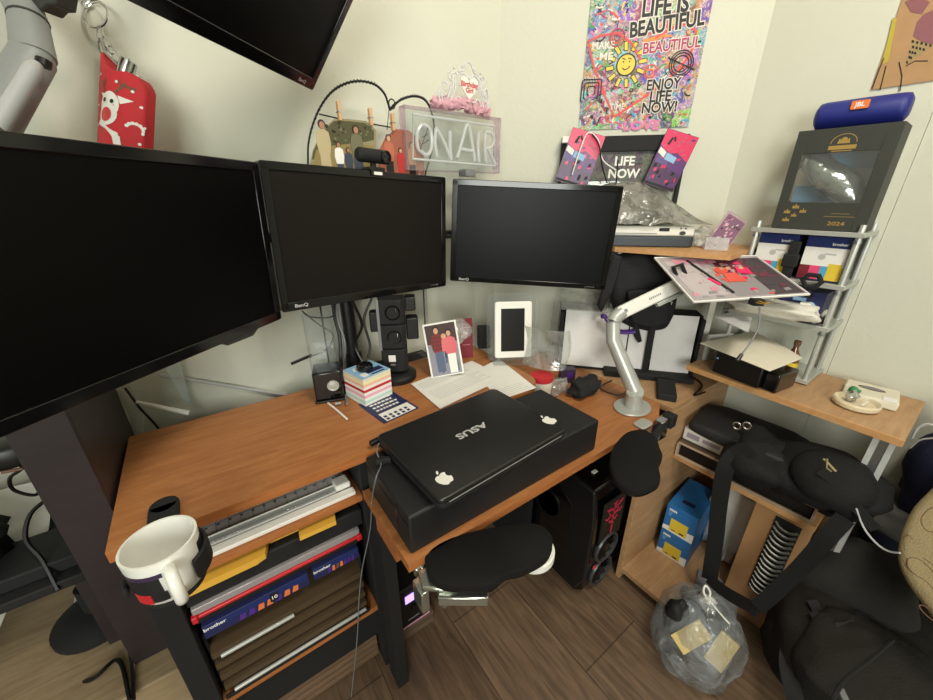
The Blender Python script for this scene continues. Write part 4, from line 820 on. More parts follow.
b.pr([PQ(*p) for p in ((913,36),(917,22),(924,14),(933,10),(938,30),(934,44),(922,42))],1,2,y0); b.pr([PQ(*p) for p in ((905,2),(918,-4),(930,2),(922,14),(911,12))],1,2,y0)
b.build('print',[INK,col('dusty_plum','#8c5a60',.8),col('mustard','#b8a83c',.7),PAP,col('khaki','#a08a60',.8)],T,smooth=False)
# ================================================================ heart shaped wire photo holder
Yh=1.06
def ph(px,py,y=Yh): return ony(px,py,y)
base_z=ph(320,200).z
T=thing('photo_holder','black twisted wire heart holding photos with wooden pegs behind the middle monitor','photo holder',ph(370,200))
hpts=[ph(*p) for p in ((309,235),(308,165),(309,140),(316,116),(327,97),(340,86),(357,81),(374,84),(384,93),(388,103),(390,109),(394,105),(402,99),(414,96),(424,99),(430,108),(434,125),(432,150),(424,180),(420,215))]
b=MB(); b.tube(bez(hpts,8),.0022,8); H=bez(hpts,8)
b.tube([p+Vector((0,.003*math.sin(i*1.3),.003*math.cos(i*1.3))) for i,p in enumerate(bez(hpts,24))],.0016,6); b.build('wire_heart',BLKM,T)
b=MB(); b.tube([ph(392,104)+(Vector((math.cos(a)*.009,0,math.sin(a)*.011))) for a in [2*PI*i/16 for i in range(16)]],.0016,6,True); b.tube([ph(389,110),ph(387,130)],.001,6); b.build('loop',BLKM,T)
b=MB(); b.tube([ph(319,114),ph(345,120),ph(372,124),ph(395,128)],.0016,6); b.build('cross_wire',BLKM,T)
b=MB(); b.box(.0,.0001,.0,.0001,0,.0001) if 0 else None
b=MB(FR((ph(309,235).x,Yh,0))); xx=ph(420,215).x-ph(309,235).x; b.tube([(0,0,ph(309,235).z),(0.0,0,ZU+.004),(xx,0,ZU+.004),(xx,0,ph(420,215).z)],.003,8); b.box(-.0,xx,-.03,.03,ZU+.0004,ZU+.004); b.build('stand',BLKM,T)
def peg(px,py,px2,py2,label):
    a=ph(px,py,Yh-.012); c=ph(px2,py2,Yh-.010); d=(c-a); M=FX(a,Vector((1,0,0)),d); L_=d.length
    T=thing('clothes_peg',label,'clothes peg',M,'wooden pegs on the wire heart')
    b=MB(M); b.prism([(-.004,0),(.004,0),(.004,L_),(-.004,L_)],-.008,-.004,'y'); b.build('arm',col('peg_wood','#c9a076',.6),T,bev=.0008)
    b=MB(M); b.prism([(-.004,0),(.004,0),(.004,L_),(-.004,L_)],.0,.004,'y'); b.build('arm',MT['peg_wood'],T,bev=.0008)
    b=MB(M); b.tube([(-.005,-.009,L_*.45),(.005,-.009,L_*.45),(.005,.005,L_*.45),(-.005,.005,L_*.45)],.0012,6,True); b.build('spring',STL,T)
peg(340,121,343,103,'wooden peg at the left holding the first photo on the wire heart')
peg(371,126,374,110,'wooden peg in the middle of the wire heart')
peg(393,131,396,115,'wooden peg at the right beside the lit-up sign')
def photo(pts,label,mats,figs,rot=0):
    P=[ph(*p,Yh-.006) for p in pts]; b=MB(); n_=len(P); c=P[0]; M=FX(c,(1,0,0)); inv=M.inverted(); L2=[(inv@p) for p in P]; poly=[(p.x,p.z) for p in L2]
    b=MB(M); b.prism(poly,-.0008,.0,'y',0); return M,b,poly,inv
M,b,pg,inv=photo([(309,170),(313,150),(322,130),(334,119),(348,119),(366,121),(376,130),(376,150),(372,172)],'',None,None)
loc=lambda px,py:(lambda q:(q.x,q.z))(inv@ph(px,py,Yh-.007))
def fig2(b,px,py,h,c,l,hr,lv):   # person, feet at px,py
    x,z=loc(px,py); w_=h*.12
    b.pr([(x-w_*.9,z),(x+w_*.9,z),(x+w_*.8,z+h*.48),(x-w_*.8,z+h*.48)],l,lv,-.0008); b.pr([(x-w_*.9,z+h*.4),(x+w_*.9,z+h*.4),(x+w_*1.2,z+h*.6),(x+w_*1.0,z+h*.8),(x+w_*.3,z+h*.85),(x-w_*.3,z+h*.85),(x-w_*1.0,z+h*.8),(x-w_*1.2,z+h*.6)],c,lv+.4,-.0008)
    b.pr(circ(x,z+h*.93,h*.075,12,h*.085),hr,lv+.6,-.0008); b.pr(circ(x+h*.005,z+h*.915,h*.052,12,h*.065),3,lv+1,-.0008)
b.pr([loc(*p) for p in ((313,152),(322,132),(334,121),(348,121),(365,123),(374,131),(374,140),(345,146),(312,160))],1,1,-.0008)
b.pr([loc(*p) for p in ((316,150),(330,146),(356,143),(374,146),(371,170),(312,170))],6,1.2,-.0008)
q=random.Random(5)
for i in range(30): x,z=loc(q.uniform(320,370),q.uniform(126,142)); b.pr(circ(x,z,q.uniform(.002,.005),7),q.choice([7,8]),1.5,-.0008)
fig2(b,328,176,.122,4,4,7,3); fig2(b,342,178,.082,2,5,7,5); fig2(b,360,177,.118,8,5,7,7); fig2(b,351,180,.075,5,5,7,9)
tag(b.build('photo',[col('photo_ground','#8c8466',.7),col('olive_leaf','#4c4a2c',.7),PAP,SKD,col('linen','#b8a884',.8),col('jeans_dark','#3a4250',.7),col('field','#8a7a4a',.8),HAIR,col('olive_grey','#6c6a50',.7)],smooth=False),'photo of a standing group outdoors pegged at the left of the wire heart','photo')
M,b,pg,inv=photo([(378,175),(379,150),(385,138),(395,129),(408,130),(420,140),(424,158),(424,175)],'',None,None)
fig2(b,391,178,.105,2,5,7,3); fig2(b,402,180,.080,6,6,7,5); fig2(b,413,179,.092,1,5,7,7)
tag(b.build('photo',[col('photo_warm','#9a5a44',.7),col('skin_warm','#b07a5c',.7),col('salmon','#b86850',.7),SKN,PAPC,INK,col('photo_red','#b82c2c',.6),HAIR],smooth=False),'reddish family photo pegged at the right of the wire heart behind the sign','photo')
# ================================================================ ON AIR lamp box in clear acrylic
Yo=1.03
a=ony(408,170,Yo); c=ony(500,178,Yo); M=FX((a.x,a.y,a.z-.0),(1,.0,0)); t_=ony(405,106,Yo); 
SW=ony(500,178,Yo).x-a.x; SH=t_.z-a.z+.004
T=thing('neon_sign','clear unlit acrylic sign reading On air in bent tube letters','sign',M)
b=MB(M); D=.035
b.box(0,SW,0,.003,0,SH); b.build('front_panel',CLR,T,bev=.0006)
b=MB(M); b.box(0,SW,D,D+.003,0,SH); b.build('back_panel',CLR,T,bev=.0006)
b=MB(M); b.box(0,.003,.003,D,0,SH); b.box(SW-.003,SW,.003,D,0,SH); b.box(.003,SW-.003,.003,D,SH-.003,SH); b.box(.003,SW-.003,.003,D,0,.003); b.build('side_panels',PNKC,T)
tu=clear('frosted_tube','#f0f0f2',.7,.1,hc='#f2f0f0')
def tub(P,nm='tube_letter'):
    b=MB(M); 
    for p in P: b.tube(bez([(x,.016,z) for x,z in p],5),.0050,8)
    b.build(nm,tu,T)
q=lambda px,py:(lambda v:(v.x,v.z))(M.inverted()@ony(px,py,Yo+.016))
b=MB(M); fp=[q(413,114),q(494,126),q(495,166),q(413,159)]; b.tube([(x,.016,z) for x,z in fp],.0036,8,True); b.build('tube_frame',tu,T)
tub([[q(423,153),q(418,148),q(417,135),q(420,127),q(424,125),q(430,130),q(432,142),q(430,152),q(426,155),q(423,153)]])
tub([[q(437,157),q(435,142),q(436,128)],[q(436,128),q(444,142),q(451,160)],[q(451,160),q(450,146),q(450,131)]])
tub([[q(457,158),q(462,142),q(466,127),q(469,127),q(472,142),q(475,161)],[q(460,149),q(472,151)]])
tub([[q(479,162),q(478,145),q(479,131)]])
tub([[q(486,163),q(485,148),q(485,132)],[q(485,132),q(491,133),q(494,140),q(491,147),q(486,149)],[q(488,149),q(492,157),q(495,165)]])
b=MB(M); 
for p in ((q(419,150),q(427,128)),(q(422,144),q(428,140)),(q(421,138),q(427,134))): b.tube([(p[0][0],.010,p[0][1]),(p[1][0],.010,p[1][1])],.0013,6)
b.build('black_wire',BLK,T)
b=MB(M); b.box(SW*.55,SW*.66,-.02,.02,-.012,.008); b.build('plug_box',MGR,T,bev=.002)
# sign stand foot to the desk
b=MB(M); zb=ZU-(M.translation.z)+.0006; b.box(.04,.05,.012,.022,zb,0); b.box(SW-.10,SW-.09,.012,.022,zb,0); b.box(.02,SW-.07,-.02,.05,zb,zb+.004); b.build('stand',CLR,T)
# ---- tiara on the sign
zt=M.translation.z+SH; cx=ony(463,100,Yo+.018); M=FX((cx.x,Yo+.018,zt+.0005),(1,0,0)); T=thing('tiara','silver birthday tiara with pink fluff sitting on the clear sign','tiara',M)
b=MB(M); q=random.Random(6)
for i in range(46):
    t=i/45; a=PI*(1-t); x=.085*math.cos(a); y=-.03*math.sin(a)+.012; b.blob((x+q.uniform(-.004,.004),y+q.uniform(-.006,.006),.013+q.uniform(-.004,.010)),.015,.012,.012,.45,i,8,6,freq=3)
b.build('pink_fluff',col('fluff_pink','#eab4c0',.95,bump=1,bscale=500),T)
q=lambda px,py:(lambda v:(v.x,v.z))(M.inverted()@ony(px,py,Yo-.012))
b=MB(M); yy=-.028
def wire(pts,r=.0024): b.tube(bez([(x,yy+.30*x*x*8,z) for x,z in pts],5),r,6)
for s_ in (1,-1):
    mx=lambda x,z:(s_*x,z)
    wire([mx(.075,.015),mx(.083,.045),mx(.075,.065),mx(.062,.060),mx(.066,.046),mx(.074,.050)]); wire([mx(.068,.02),mx(.058,.045),mx(.048,.062),mx(.052,.082),mx(.042,.090),mx(.034,.082)]); wire([mx(.034,.092),mx(.018,.098),mx(.010,.112),mx(.0,.120)])
    wire([mx(.058,.02),mx(.044,.05),mx(.040,.078),mx(.02,.09),mx(.0,.08)]); wire([mx(.05,.02),mx(.035,.035),mx(.02,.025),mx(.0,.03)]); wire([mx(.085,.02),mx(.088,.04),mx(.082,.052)]); wire([mx(.045,.066),mx(.058,.074),mx(.062,.088),mx(.055,.092)])
    for x,z in ((.03,.062),(.055,.052),(.07,.036),(.02,.105),(.045,.1)): b.blob((s_*x,yy+2.4*x*x,z),.0035,.003,.0035,0,1,8,6)
b.build('silver_band',col('glitter_silver','#e4e4e8',.3,metal=.3,bump=.6,bscale=900),T)
b=MB(M); 
hrt=[(0,-.030),(.020,-.010),(.031,.008),(.030,.020),(.020,.027),(.008,.024),(0,.014),(-.008,.024),(-.020,.027),(-.030,.020),(-.031,.008),(-.020,-.010)]
b.prism([(x*.95,z*.95+.058) for x,z in hrt],yy-.004,yy-.001,'y'); b.build('heart',WHT,T)
b=MB(M); b.tx('Birthday',0,.065,.017,0,1,yy-.0041,.035); b.tx('Girl',0,.051,.017,0,1,yy-.0041,.035); b.build('lettering',RED,T,smooth=False)
# ================================================================ wire rack and things on it
RX0,RX1=1.365,1.49; RY0,RY1=.225,.445     # front x, back x, right (near) y, left y
T=thing('wire_rack','four level silver rack with grey wire shelves on the tan board','rack',(1.43,.33,ZU))
for x in (RX0,RX1):
    for y in (RY0,RY1):
        b=MB(); b.tube([(x,y,ZU),(x,y,1.20)],.0065,10); b.build('post',SIL,T)
LV=[.775,.935,1.05,1.182]
for z in LV:
    b=MB(); e=.006
    for o_ in (0,): b.box(RX0-.01,RX1+.005,RY0-.012,RY0-.008,z-.012,z); b.box(RX0-.01,RX1+.005,RY1+.008,RY1+.012,z-.012,z); b.box(RX0-.014,RX0-.010,RY0-.012,RY1+.012,z-.012,z); b.box(RX1+.004,RX1+.007,RY0-.012,RY1+.012,z-.012,z); b.box(RX0-.01,RX1+.004,RY0-.008,RY1+.008,z-.003,z-.001)
    b.build('shelf',SIL,T,bev=.0008)
for x in (RX0,):
    for y in (RY0,RY1):
        for k in range(3):
            b=MB(); b.tube([(x,y,LV[k+1]-.02),(x,y,LV[k+1]-.026)],.009,10); b.build('collar',STL,T)
# display box with shoe
gx,gy=1.362,.413; M=FX((gx,gy,1.1826),Vector((.04,-1,0))); T=thing('display_box','charcoal display box with window showing a glass shoe, on top of the rack','box',M)
BW,BH,BD=.192,.240,.105
b=MB(M); fx=.022; b.box(0,fx,0,.004,0,BH); b.box(BW-.026,BW,0,.004,0,BH); b.box(fx,BW-.026,0,.004,BH-.055,BH); b.box(fx,BW-.026,0,.004,0,.068); 
b.box(0,.003,.004,BD,0,.07); b.box(0,.003,.004,BD,BH-.05,BH); b.box(BW-.003,BW,.004,BD,0,BH); b.box(.003,BW-.003,.004,BD,BH-.003,BH); b.box(.003,BW-.003,.004,BD,0,.003)
b.build('carton',DGR,T,bev=.0008)
b=MB(M); b.box(.003,BW-.003,BD-.003,BD,.003,BH-.003,0); b.box(.004,BW-.004,BD-.004,BD-.003,.15,.19,1); b.box(.004,BW-.004,BD-.004,BD-.003,.003,.11,1); b.build('back_card',[WHT,LBL],T,smooth=False)
b=MB(M); b.box(fx,BW-.026,.001,.002,.068,BH-.055); b.build('window',CLR,T,smooth=False)
b=MB(M); b.tx('2024',BW*.70,.017,.013,0,1,0,.02,wid=1.3); b.pr(rect(BW*.55,BW*.86,.034,.035),0,1); b.pr(rect(BW*.62,BW*.80,.041,.042),0,1)
for x,z,w_,h_ in ((.026,.045,.015,.011),(.042,.058,.016,.011),(.060,.047,.015,.010),(.043,.036,.013,.009),(.028,.024,.017,.010)): b.pr([(x-w_/2,z-h_/2),(x+w_/2,z-h_/2),(x+w_*.4,z+h_*.2),(x+w_*.15,z),(x,z+h_*.7),(x-w_*.15,z),(x-w_*.4,z+h_*.2)],0,1)
for i in range(14): a=PI*i/14; b.pr(stroke([(BW*.5+.024*math.cos(a),BH-.035+.020*math.sin(a)),(BW*.5+.024*math.cos(a+.24),BH-.035+.020*math.sin(a+.24))],.0016),0,1)
b.pr(circ(BW*.5,BH-.028,.006,10),0,1); b.pr([(BW*.5-.012,BH-.036),(BW*.5-.009,BH-.024),(BW*.5-.004,BH-.033),(BW*.5,BH-.022),(BW*.5+.004,BH-.033),(BW*.5+.009,BH-.024),(BW*.5+.012,BH-.036)],0,2); b.pr(rect(BW*.5-.026,BW*.5+.026,BH-.049,BH-.040),0,1); b.pr(rect(BW*.5-.018,BW*.5+.02,BH-.0535,BH-.0515),0,1)
b.build('gold_print',col('gold_print','#a88a4a',.5,metal=.2),T,smooth=False)
# glass shoe inside
M2=M@Matrix.Translation((.088,.048,.128))@Matrix.Scale(1.12,4); T=thing('glass_shoe','silvery glass shoe seen through the display box window','shoe',M2)
b=MB(M2); pts=[(-.055,0,.055),(-.045,0,.045),(-.028,0,.022),(-.012,0,.006),(.008,0,-.006),(.030,0,-.022),(.052,0,-.045),(.066,0,-.062),(.072,0,-.072)]; b.tube(bez(pts,4),[.012,.016,.019,.022,.025,.027,.028,.029,.030,.031,.032,.033,.034,.035,.035,.035,.034,.034,.033,.032,.031,.030,.028,.026,.024,.022,.019,.015,.012,.010,.008,.006,.004],14,flat=.75)
b.build('shoe_body',col('silver_glass','#a9aca6',.12,metal=.75,bump=.8,bscale=45),T)
b=MB(M2); b.tube([(-.05,0,.05),(-.075,0,.03),(-.082,0,.0)],[.016,.011,.006],10); b.prism([(-.07,.03),(-.04,.01),(-.015,-.030),(.02,-.055),(.06,-.086),(.075,-.084),(.05,-.06),(.01,-.02),(-.02,.01),(-.05,.045)],-.016,.016,'y'); b.build('sole',col('smoky_glass','#6c6e6a',.12,metal=.5),T,bev=.003)
# blue speaker on top
M=FX((1.392,.315,1.1826+BH+.0005),Vector((.06,-1,0))); T=thing('bluetooth_speaker','dark blue cylindrical speaker with an orange badge lying on the display box','speaker',M)
b=MB(M@Matrix.Translation((0,.03,.034))@Matrix.Rotation(PI/2,4,'Y')); b.lathe([(0,-.083),(.020,-.085),(.031,-.079),(.033,-.068),(.0335,0),(.033,.068),(.031,.079),(.020,.085),(0,.083)],32,sx=.95); b.build('body',RBL,T,ang=60)
b=MB(M); b.box(-.07,.07,.016,.044,0.0,.004); b.build('foot',BLK,T,bev=.001)
b=MB(M); b.prism(rrect(-.016,.016,.038,.056,.002),-.0078,-.002,'y',0); b.build('badge',ORG,T); b=MB(M); b.tx('JBL',0,.047,.013,0,1,-.0079,.03); b.build('lettering',PAP,T,smooth=False)
# two ink cartons on third level
def ink(y0,label):
    M=FX((RX0+.012,y0,LV[2]+.0005),(0,-1,0)); T=thing('ink_carton',label,'box',M,'ink cartons on the rack'); W_,H_=.092,.117
    MB(M).box(0,W_,0,.09,0,H_).build('carton',NAV,T,bev=.001)
    b=MB(M); b.pr(rect(.001,W_-.001,.004,.088),0,1); b.pr(rect(.001,W_-.001,.088,H_-.001),1,1); b.tx('brother',W_-.022,.098,.010,0,2,0,.02)
    for i,k in enumerate((2,3,4,5)): b.pr(rect(.001+i*(W_-.002)/4,.001+(i+1)*(W_-.002)/4,.004,.04),k,2)
    b.pr(rect(W_*.66,W_*.95,.004,.048),5,3); b.pr(circ(W_*.45,.064,.008,12),6,2); b.pr(rect(W_*.5,W_*.75,.070,.074),6,2)
    b.build('print',[PAP,DBL,MAR,PNK,CYN,YEL,LGR],T,smooth=False)
ink(.437,'left ink carton with colour blocks on the rack shelf under the display box'); ink(.326,'right ink carton with colour blocks on the rack shelf under the display box')
b=MB(FX((RX0-.004,.345,LV[2]+.0005),(0.05,-1,0))); b.box(-.012,.012,0,.012,0,.10); b.box(-.018,.016,-.004,.016,.03,.065); tag(b.build('black_stapler',BLKM,bev=.003),'upright black tool standing between the two ink cartons','tool')
c=onx(812,281,RX0-.03); b=MB(); b.tube([c+Vector((0,math.cos(a)*.020,math.sin(a)*.018)) for a in [2*PI*i/6 for i in range(6)]],.0065,8,True); b.tube([c+Vector((0,0,-.02)),c+Vector((.045,0,-.052))],.005,8)
tag(b.build('black_ring_clip',BLKM),'black hexagonal ring clip in front of the right ink carton','clip')
# blue box and camera on second level
b=MB(FX((RX0+.01,.345,LV[1]+.0005),(0,-1,0))); b.box(0,.10,0,.08,0,.085,0); b.pr(rect(.002,.098,.0,.028),1,1); b.pr(circ(.072,.045,.012,14),2,1); b.pr(rect(.03,.06,.055,.065),2,1)
tag(b.build('navy_box',[NAV,PAP,LBL],bev=.001),'navy blue box with a pale round mark, on the rack level under the ink cartons','box')
c=onx(808,305,RX0-.005); M=FX((c.x,c.y,LV[1]+.012),(.1,-1,0)); T=thing('camera_mount','black camera mount with round knobs on the rack under the magazine','camera',M)
b=MB(M); b.box(-.022,.022,0,.03,-.0115,.036); b.build('body',BLKM,T,bev=.004); b=MB(M@Matrix.Translation((.003,-.001,.014))@Matrix.Rotation(PI/2,4,'X')); b.lathe([(0,0),(.016,0),(.016,.012),(.012,.012),(.010,.006),(0,.006)],18); b.build('lens',BLKG,T); b=MB(M); b.box(-.018,.006,-.004,.02,.036,.044); b.build('white_cap',WHT,T,bev=.002); b=MB(M); b.box(.022,.046,.002,.016,-.008,.010); b.build('knob',BLKM,T,bev=.003)
for i,(px,lb) in enumerate(((782,'small pinkish box on the rack, left one below the magazine'),(791,'small lilac box on the rack, beside the camera mount'))):
    c=onx(px,305,RX0+.02); b=MB(FX((c.x,c.y,LV[1]+.0005),(0,-1,0))); b.box(0,.026,0,.04,0,.04); tag(b.build('small_box',col(('pale_pink','pale_lilac')[i],('#c9a0a8','#b9a8c4')[i],.6),bev=.002),lb,'box')
# white parcel sticking out on the second level
c=at(790,318,.95); M=FX((RX0-.075,.455,LV[1]+.001),(.12,-1,.0)); b=MB(M)
b.blob((.115,.075,.024),.120,.080,.022,.14,2,32,16,sq=.65); tag(b.build('white_parcel',col('bubble_mailer','#dcd8cc',.6,bump=.6,bscale=40)),'flat white padded parcel lying on the rack, its end poking out','parcel')
# items on bottom level : papers, amber bottle
b=MB(); 
def pap(u,v): 
    a=at(700,343,.848);c=at(770,371,.845);d=at(803,358,.845);e_=at(752,331,.848)
    p=(a*(1-u)+c*u)*(1-v)+(e_*(1-u)+d*u)*v; p.z+=.008*math.sin(u*PI)*math.sin(v*PI*.8)-.0; return p
b.grid(pap,16,8,thick=.0015); tag(b.build('paper_bundle',PAPC),'curled cream papers lying over the black box left of the rack foot','paper')
bc=Vector((RX0+.035,.275,LV[0]+.0005)); T=thing('amber_bottle','little amber bottle with yellow label in the bottom of the rack','bottle',bc)
b=MB(); b.lathe([(0,0),(.018,0),(.019,.003),(.019,.030),(.016,.05),(.0075,.068),(.0065,.080),(0,.080)],20,bc); b.build('glass',col('amber_glass','#6b3a12',.08,spec=.8,coat=.6),T)
b=MB(); b.lathe([(0,.0802),(.0085,.0802),(.0085,.094),(0,.094)],14,bc); b.build('cap',BRN,T); b=MB(); b.lathe([(.0193,.006),(.0195,.006),(.0195,.028),(.0193,.028)],20,bc); b.build('label',YEL,T)
b=MB(FX((RX0+.005,.40,LV[0]+.0008),(.2,-1,0))); b.box(0,.10,0,.05,0,.018); tag(b.build('sweet_bag',col('bag_olive','#7a6a30',.5),bev=.004),'crumpled olive packet in the bottom tray of the rack','packet')
b=MB(FX((RX0-.022,.34,ZU+.0005),(.15,-1,0))); b.box(0.0,.12,-.0,.008,0,.012); 
# small hardware box and clear plastic shelf left of rack
a=at(735,325,.90); 
T=thing('metal_bracket','small steel bracket with square holes hung at the rack left post','bracket',(RX0,.46,.9))
b=MB(FX((RX0-.01,.475,.90),(.2,-1,0))); b.box(0,.035,0,.02,0,.03); b.box(.004,.03,-.004,.0,.045,.08); b.box(.0,.035,0,.01,.03,.10); b.build('plate',STL,T,bev=.002)
b=MB(FX((RX0-.01,.475,.90),(.2,-1,0))); b.pr(rect(.008,.026,.008,.022),0,1); b.pr(rect(.008,.026,.05,.072),0,8,-.002); b.build('opening',INK,T)
a=at(714,317,.945); c=at(748,333,.94); d=at(752,318,.945); b=MB(); b.slab([a,c,d,at(735,312,.945)],(0,0,1),.003); tag(b.build('clear_tray',clear('grey_tray','#b0b0ac',.5)),'thin grey plastic tray sticking out left of the white parcel','tray')
# ================================================================ black boxes, tin and dish on the tan board
B=at(711,371,ZU); C=at(757,389,ZU); M,Lc=bxf(B,C,.10,.08,ZU); T=thing('black_device','black box shaped device with a small light on the tan board edge','device',M)
b=MB(M); b.box(0,Lc,.0,.11,0.0003,.072); b.build('case',BLK,T,bev=.004); b=MB(M); b.pr(rect(.006,.012,.045,.05),0,1); b.build('light',LBL,T)
b=MB(M@Matrix.Translation((Lc+.004,0.01,0))); b.box(0,.035,0,.10,0.0003,.055); tag(b.build('black_block',BLKG,bev=.004),'shiny black block touching the right side of the black device','box')
a=at(693,352,ZU); b=MB(FX((1.30,.47,ZU+.0003),(.9,-.4,0))); b.box(0,.09,0,.012,0,.09); tag(b.build('grey_case',LGR,bev=.002),'grey panel box standing behind the black device','case')
P=[at(868,410,ZU),at(893,392,ZU)]
M=FX((1.345,.14,ZU+.0002),(.12,-1,0)); T=thing('gift_tin','flat square cream tin with a brown oval label on the tan board','tin',M)
b=MB(M); b.box(0,.105,0,.105,0,.022); b.build('tin',PAPC,T,bev=.004)
b=MB(M@Matrix.Translation((.052,.066,.022))@Matrix.Rotation(-PI/2,4,'X')); b.pr(circ(0,0,.027,24,.013),0,1); b.pr(circ(0,0,.022,24,.009),1,2); b.build('oval_label',[BRN,MGR],T,smooth=False)
b=MB(M); b.blob((.02,.004,.029),.012,.010,.007,.3,3,10,8,k=0); b.build('sprig',GRN,T)
b=MB(M); b.box(.075,.10,.0,.03,.0221,.0235,0); b.build('paper_tag',PAP,T)
dc=Vector((1.315,.105,ZU+.0003)); b=MB(); b.lathe([(0,0),(.040,0),(.046,.005),(.047,.014),(.044,.018),(.040,.015),(.038,.010),(0,.009)],32,dc)
tag(b.build('round_dish',col('cream_glaze','#dccdb0',.25)),'round cream coloured dish in front of the square tin','dish')
b=MB(); b.blob(dc+Vector((.0,.01,.022)),.016,.012,.012,.3,2,12,8); tag(b.build('foil_sweet',CHR),'silver foil sweet lying in the round cream dish','sweet')
b=MB(); b.tube([dc+Vector((-.02,-.012,.012)),dc+Vector((.02,-.016,.012))],.0045,8); tag(b.build('wax_stick',PAPC),'short pale stick lying in the round cream dish','stick')
# ================================================================ black framed bin with white sheets, black bag
# low black frame (an open box lying towards the camera) parallel to the corner wall
a=at(556,366,ZL); c=at(692,379,ZL); ex=(c-a).normalized(); M=FX((a.x,a.y,ZL+.0005),ex); W_=(c-a).length; inv=M.inverted()
hq=.215; T=thing('paper_cabinet','black open fronted cabinet stuffed with white sheets on the corner desk','cabinet',M)
b=MB(M); b.box(0,W_,-.0,.012,0,.018); b.box(0,W_,.012,.11,0,.006); b.box(0,.012,.0,.11,.018,hq); b.box(W_-.012,W_,.0,.11,.018,hq); b.box(.012,W_-.012,.10,.11,.018,hq); b.box(0,W_,.03,.11,hq,hq+.006); b.build('case',BLKM,T,bev=.002)
def dsheet(x0,x1,label,k):
    b=MB(M); b.grid(lambda u,v:Vector((x0+(x1-x0)*u,-.004+.02*v+.006*math.sin(u*5+k)*v*(1-v)*3,.012+(hq-.004)*v+.0)),14,10,thick=.004)
    tag(b.build('white_sheet',col('soft_white_sheet','#e4e2e0',.8,bump=.5,bscale=30)),label,'sheet')
dsheet(.018,W_*.50,'large white padded sheet at the left of the black cabinet',0); dsheet(W_*.69,W_-.018,'large white padded sheet at the right of the black cabinet, past the black strap',2); dsheet(W_*.51,W_*.64,'narrow pale sheet between the arm and the black strap',4)
b=MB(M); b.box(W_*.635,W_*.675,-.012,-.009,.006,hq-.01); b.build('strap',BLKM,T,bev=.001)
b=MB(M); b.slab([(.0,.0,hq+.007),(W_*.48,.0,hq+.007),(W_*.52,.10,hq+.007),(-.01,.10,hq+.007)],(0,0,1),.003); b.slab([(.0,.0,hq+.010),(W_*.44,-.0,hq+.010),(W_*.42,.09,hq+.05),(-.01,.09,hq+.06)],(0,0,1),.001); tag(b.build('plastic_cover',PETC),'clear plastic lid lying over the left part of the black cabinet','lid')
b=MB(M); pts=[(W_*.29,-.012,hq-.006),(W_*.31,-.016,hq-.002),(W_*.36,-.016,hq-.03),(W_*.41,-.018,hq-.05),(W_*.47,-.016,hq-.055),(W_*.54,-.012,hq-.05)]; b.tube(bez(pts,6),.0085,10,flat=.6); tag(b.build('purple_strap',PUR),'purple strap crossing the white sheet behind the silver arm','strap')
b=MB(M); b.slab([(W_*.52,-.014,hq-.02),(W_*.55,-.014,hq-.022),(W_*.60,-.014,hq-.085),(W_*.575,-.014,hq-.092),(W_*.54,-.014,hq-.07)],(0,1,0),.006); tag(b.build('black_tag',BLKM,bev=.002),'pointed black fabric tab hanging before the narrow pale sheet','tag')
# left clear upright sleeve beside the cabinet
b=MB(M); b.slab([(-.035,.02,.0),(-.012,.0,.0),(-.006,.0,hq+.03),(-.03,.03,hq+.03)],(0,1,0),.001); tag(b.build('clear_sleeve',PETC),'upright clear sleeve leaning at the left end of the black cabinet','sleeve')
# black backpack hanging over the cabinet
c0=on_c(645,280,.17)
def pk(px,py,off): return on_c(px,py,off)
T=thing('black_backpack','black backpack slumped in the hutch above the white sheets','backpack',M@Vector((W_*.6,.05,hq+.01)))
pt=lambda px,py:(lambda v:(v.x,v.z))(inv@onp(px,py,M@Vector((0,-.012,0)),M.to_3x3()@Vector((0,-1,0))))
out=[pt(*p) for p in ((616,256),(640,253),(660,258),(672,270),(680,292),(676,315),(668,331),(650,333),(632,329),(618,322),(612,305),(611,285),(612,268))]
b=MB(M); b.prism(out,-.012,.075,'y'); b.build('body',col('backpack_black','#101013',.75,bump=.4,bscale=120),T,bev=.022,seg=4)
out=[pt(*p) for p in ((613,253),(622,256),(618,275),(612,292),(605,303),(601,312),(597,304),(602,286),(608,266))]
b=MB(M); b.prism(out,-.030,-.014,'y'); b.build('strap',MT['backpack_black'],T,bev=.006)
out=[pt(*p) for p in ((626,290),(668,285),(668,322),(650,327),(630,322))]
b=MB(M); b.prism(out,-.034,-.0125,'y'); b.build('pocket',MT['backpack_black'],T,bev=.008,seg=3)
b=MB(M@Matrix.Translation((W_*.72,-.0345,hq+.055))); b.pr(stroke([(-.012,.008),(-.004,.012),(.006,.010),(.004,.002)],.0018),0,1); b.build('logo',WHT,T,smooth=False)
# dark flat things on the corner desk under the cabinet front
b=MB(M); b.box(W_*.36,W_*.98,-.05,-.004,.0003,.022); tag(b.build('black_tray',BLKM,bev=.003),'flat black tray in front of the black cabinet','tray')
M2=FX(at(660,398,ZL+.001),(at(680,405,ZL)-at(660,398,ZL))); b=MB(FX(at(676,403,ZL+.0005),(.85,.5,0))); b.box(0,.12,0,.055,0,.022); tag(b.build('black_adapter',BLKM,bev=.003),'black power brick lying on the tan cabinet top behind the silver arm','adapter')
cable('desk_cable',[at(612,380,ZL+.005),at(600,388,ZL+.005),at(618,395,ZL+.005),at(628,390,ZL+.005)],.002,BLK,'thin black cable on the corner desk right of the crumpled cloth')
cable('desk_cable',[at(690,375,ZL+.004),at(702,385,ZL+.004),at(694,395,ZL+.004),at(705,392,ZL+.004)],.003,BLK,'black cable end on the tan cabinet top beside the power brick')
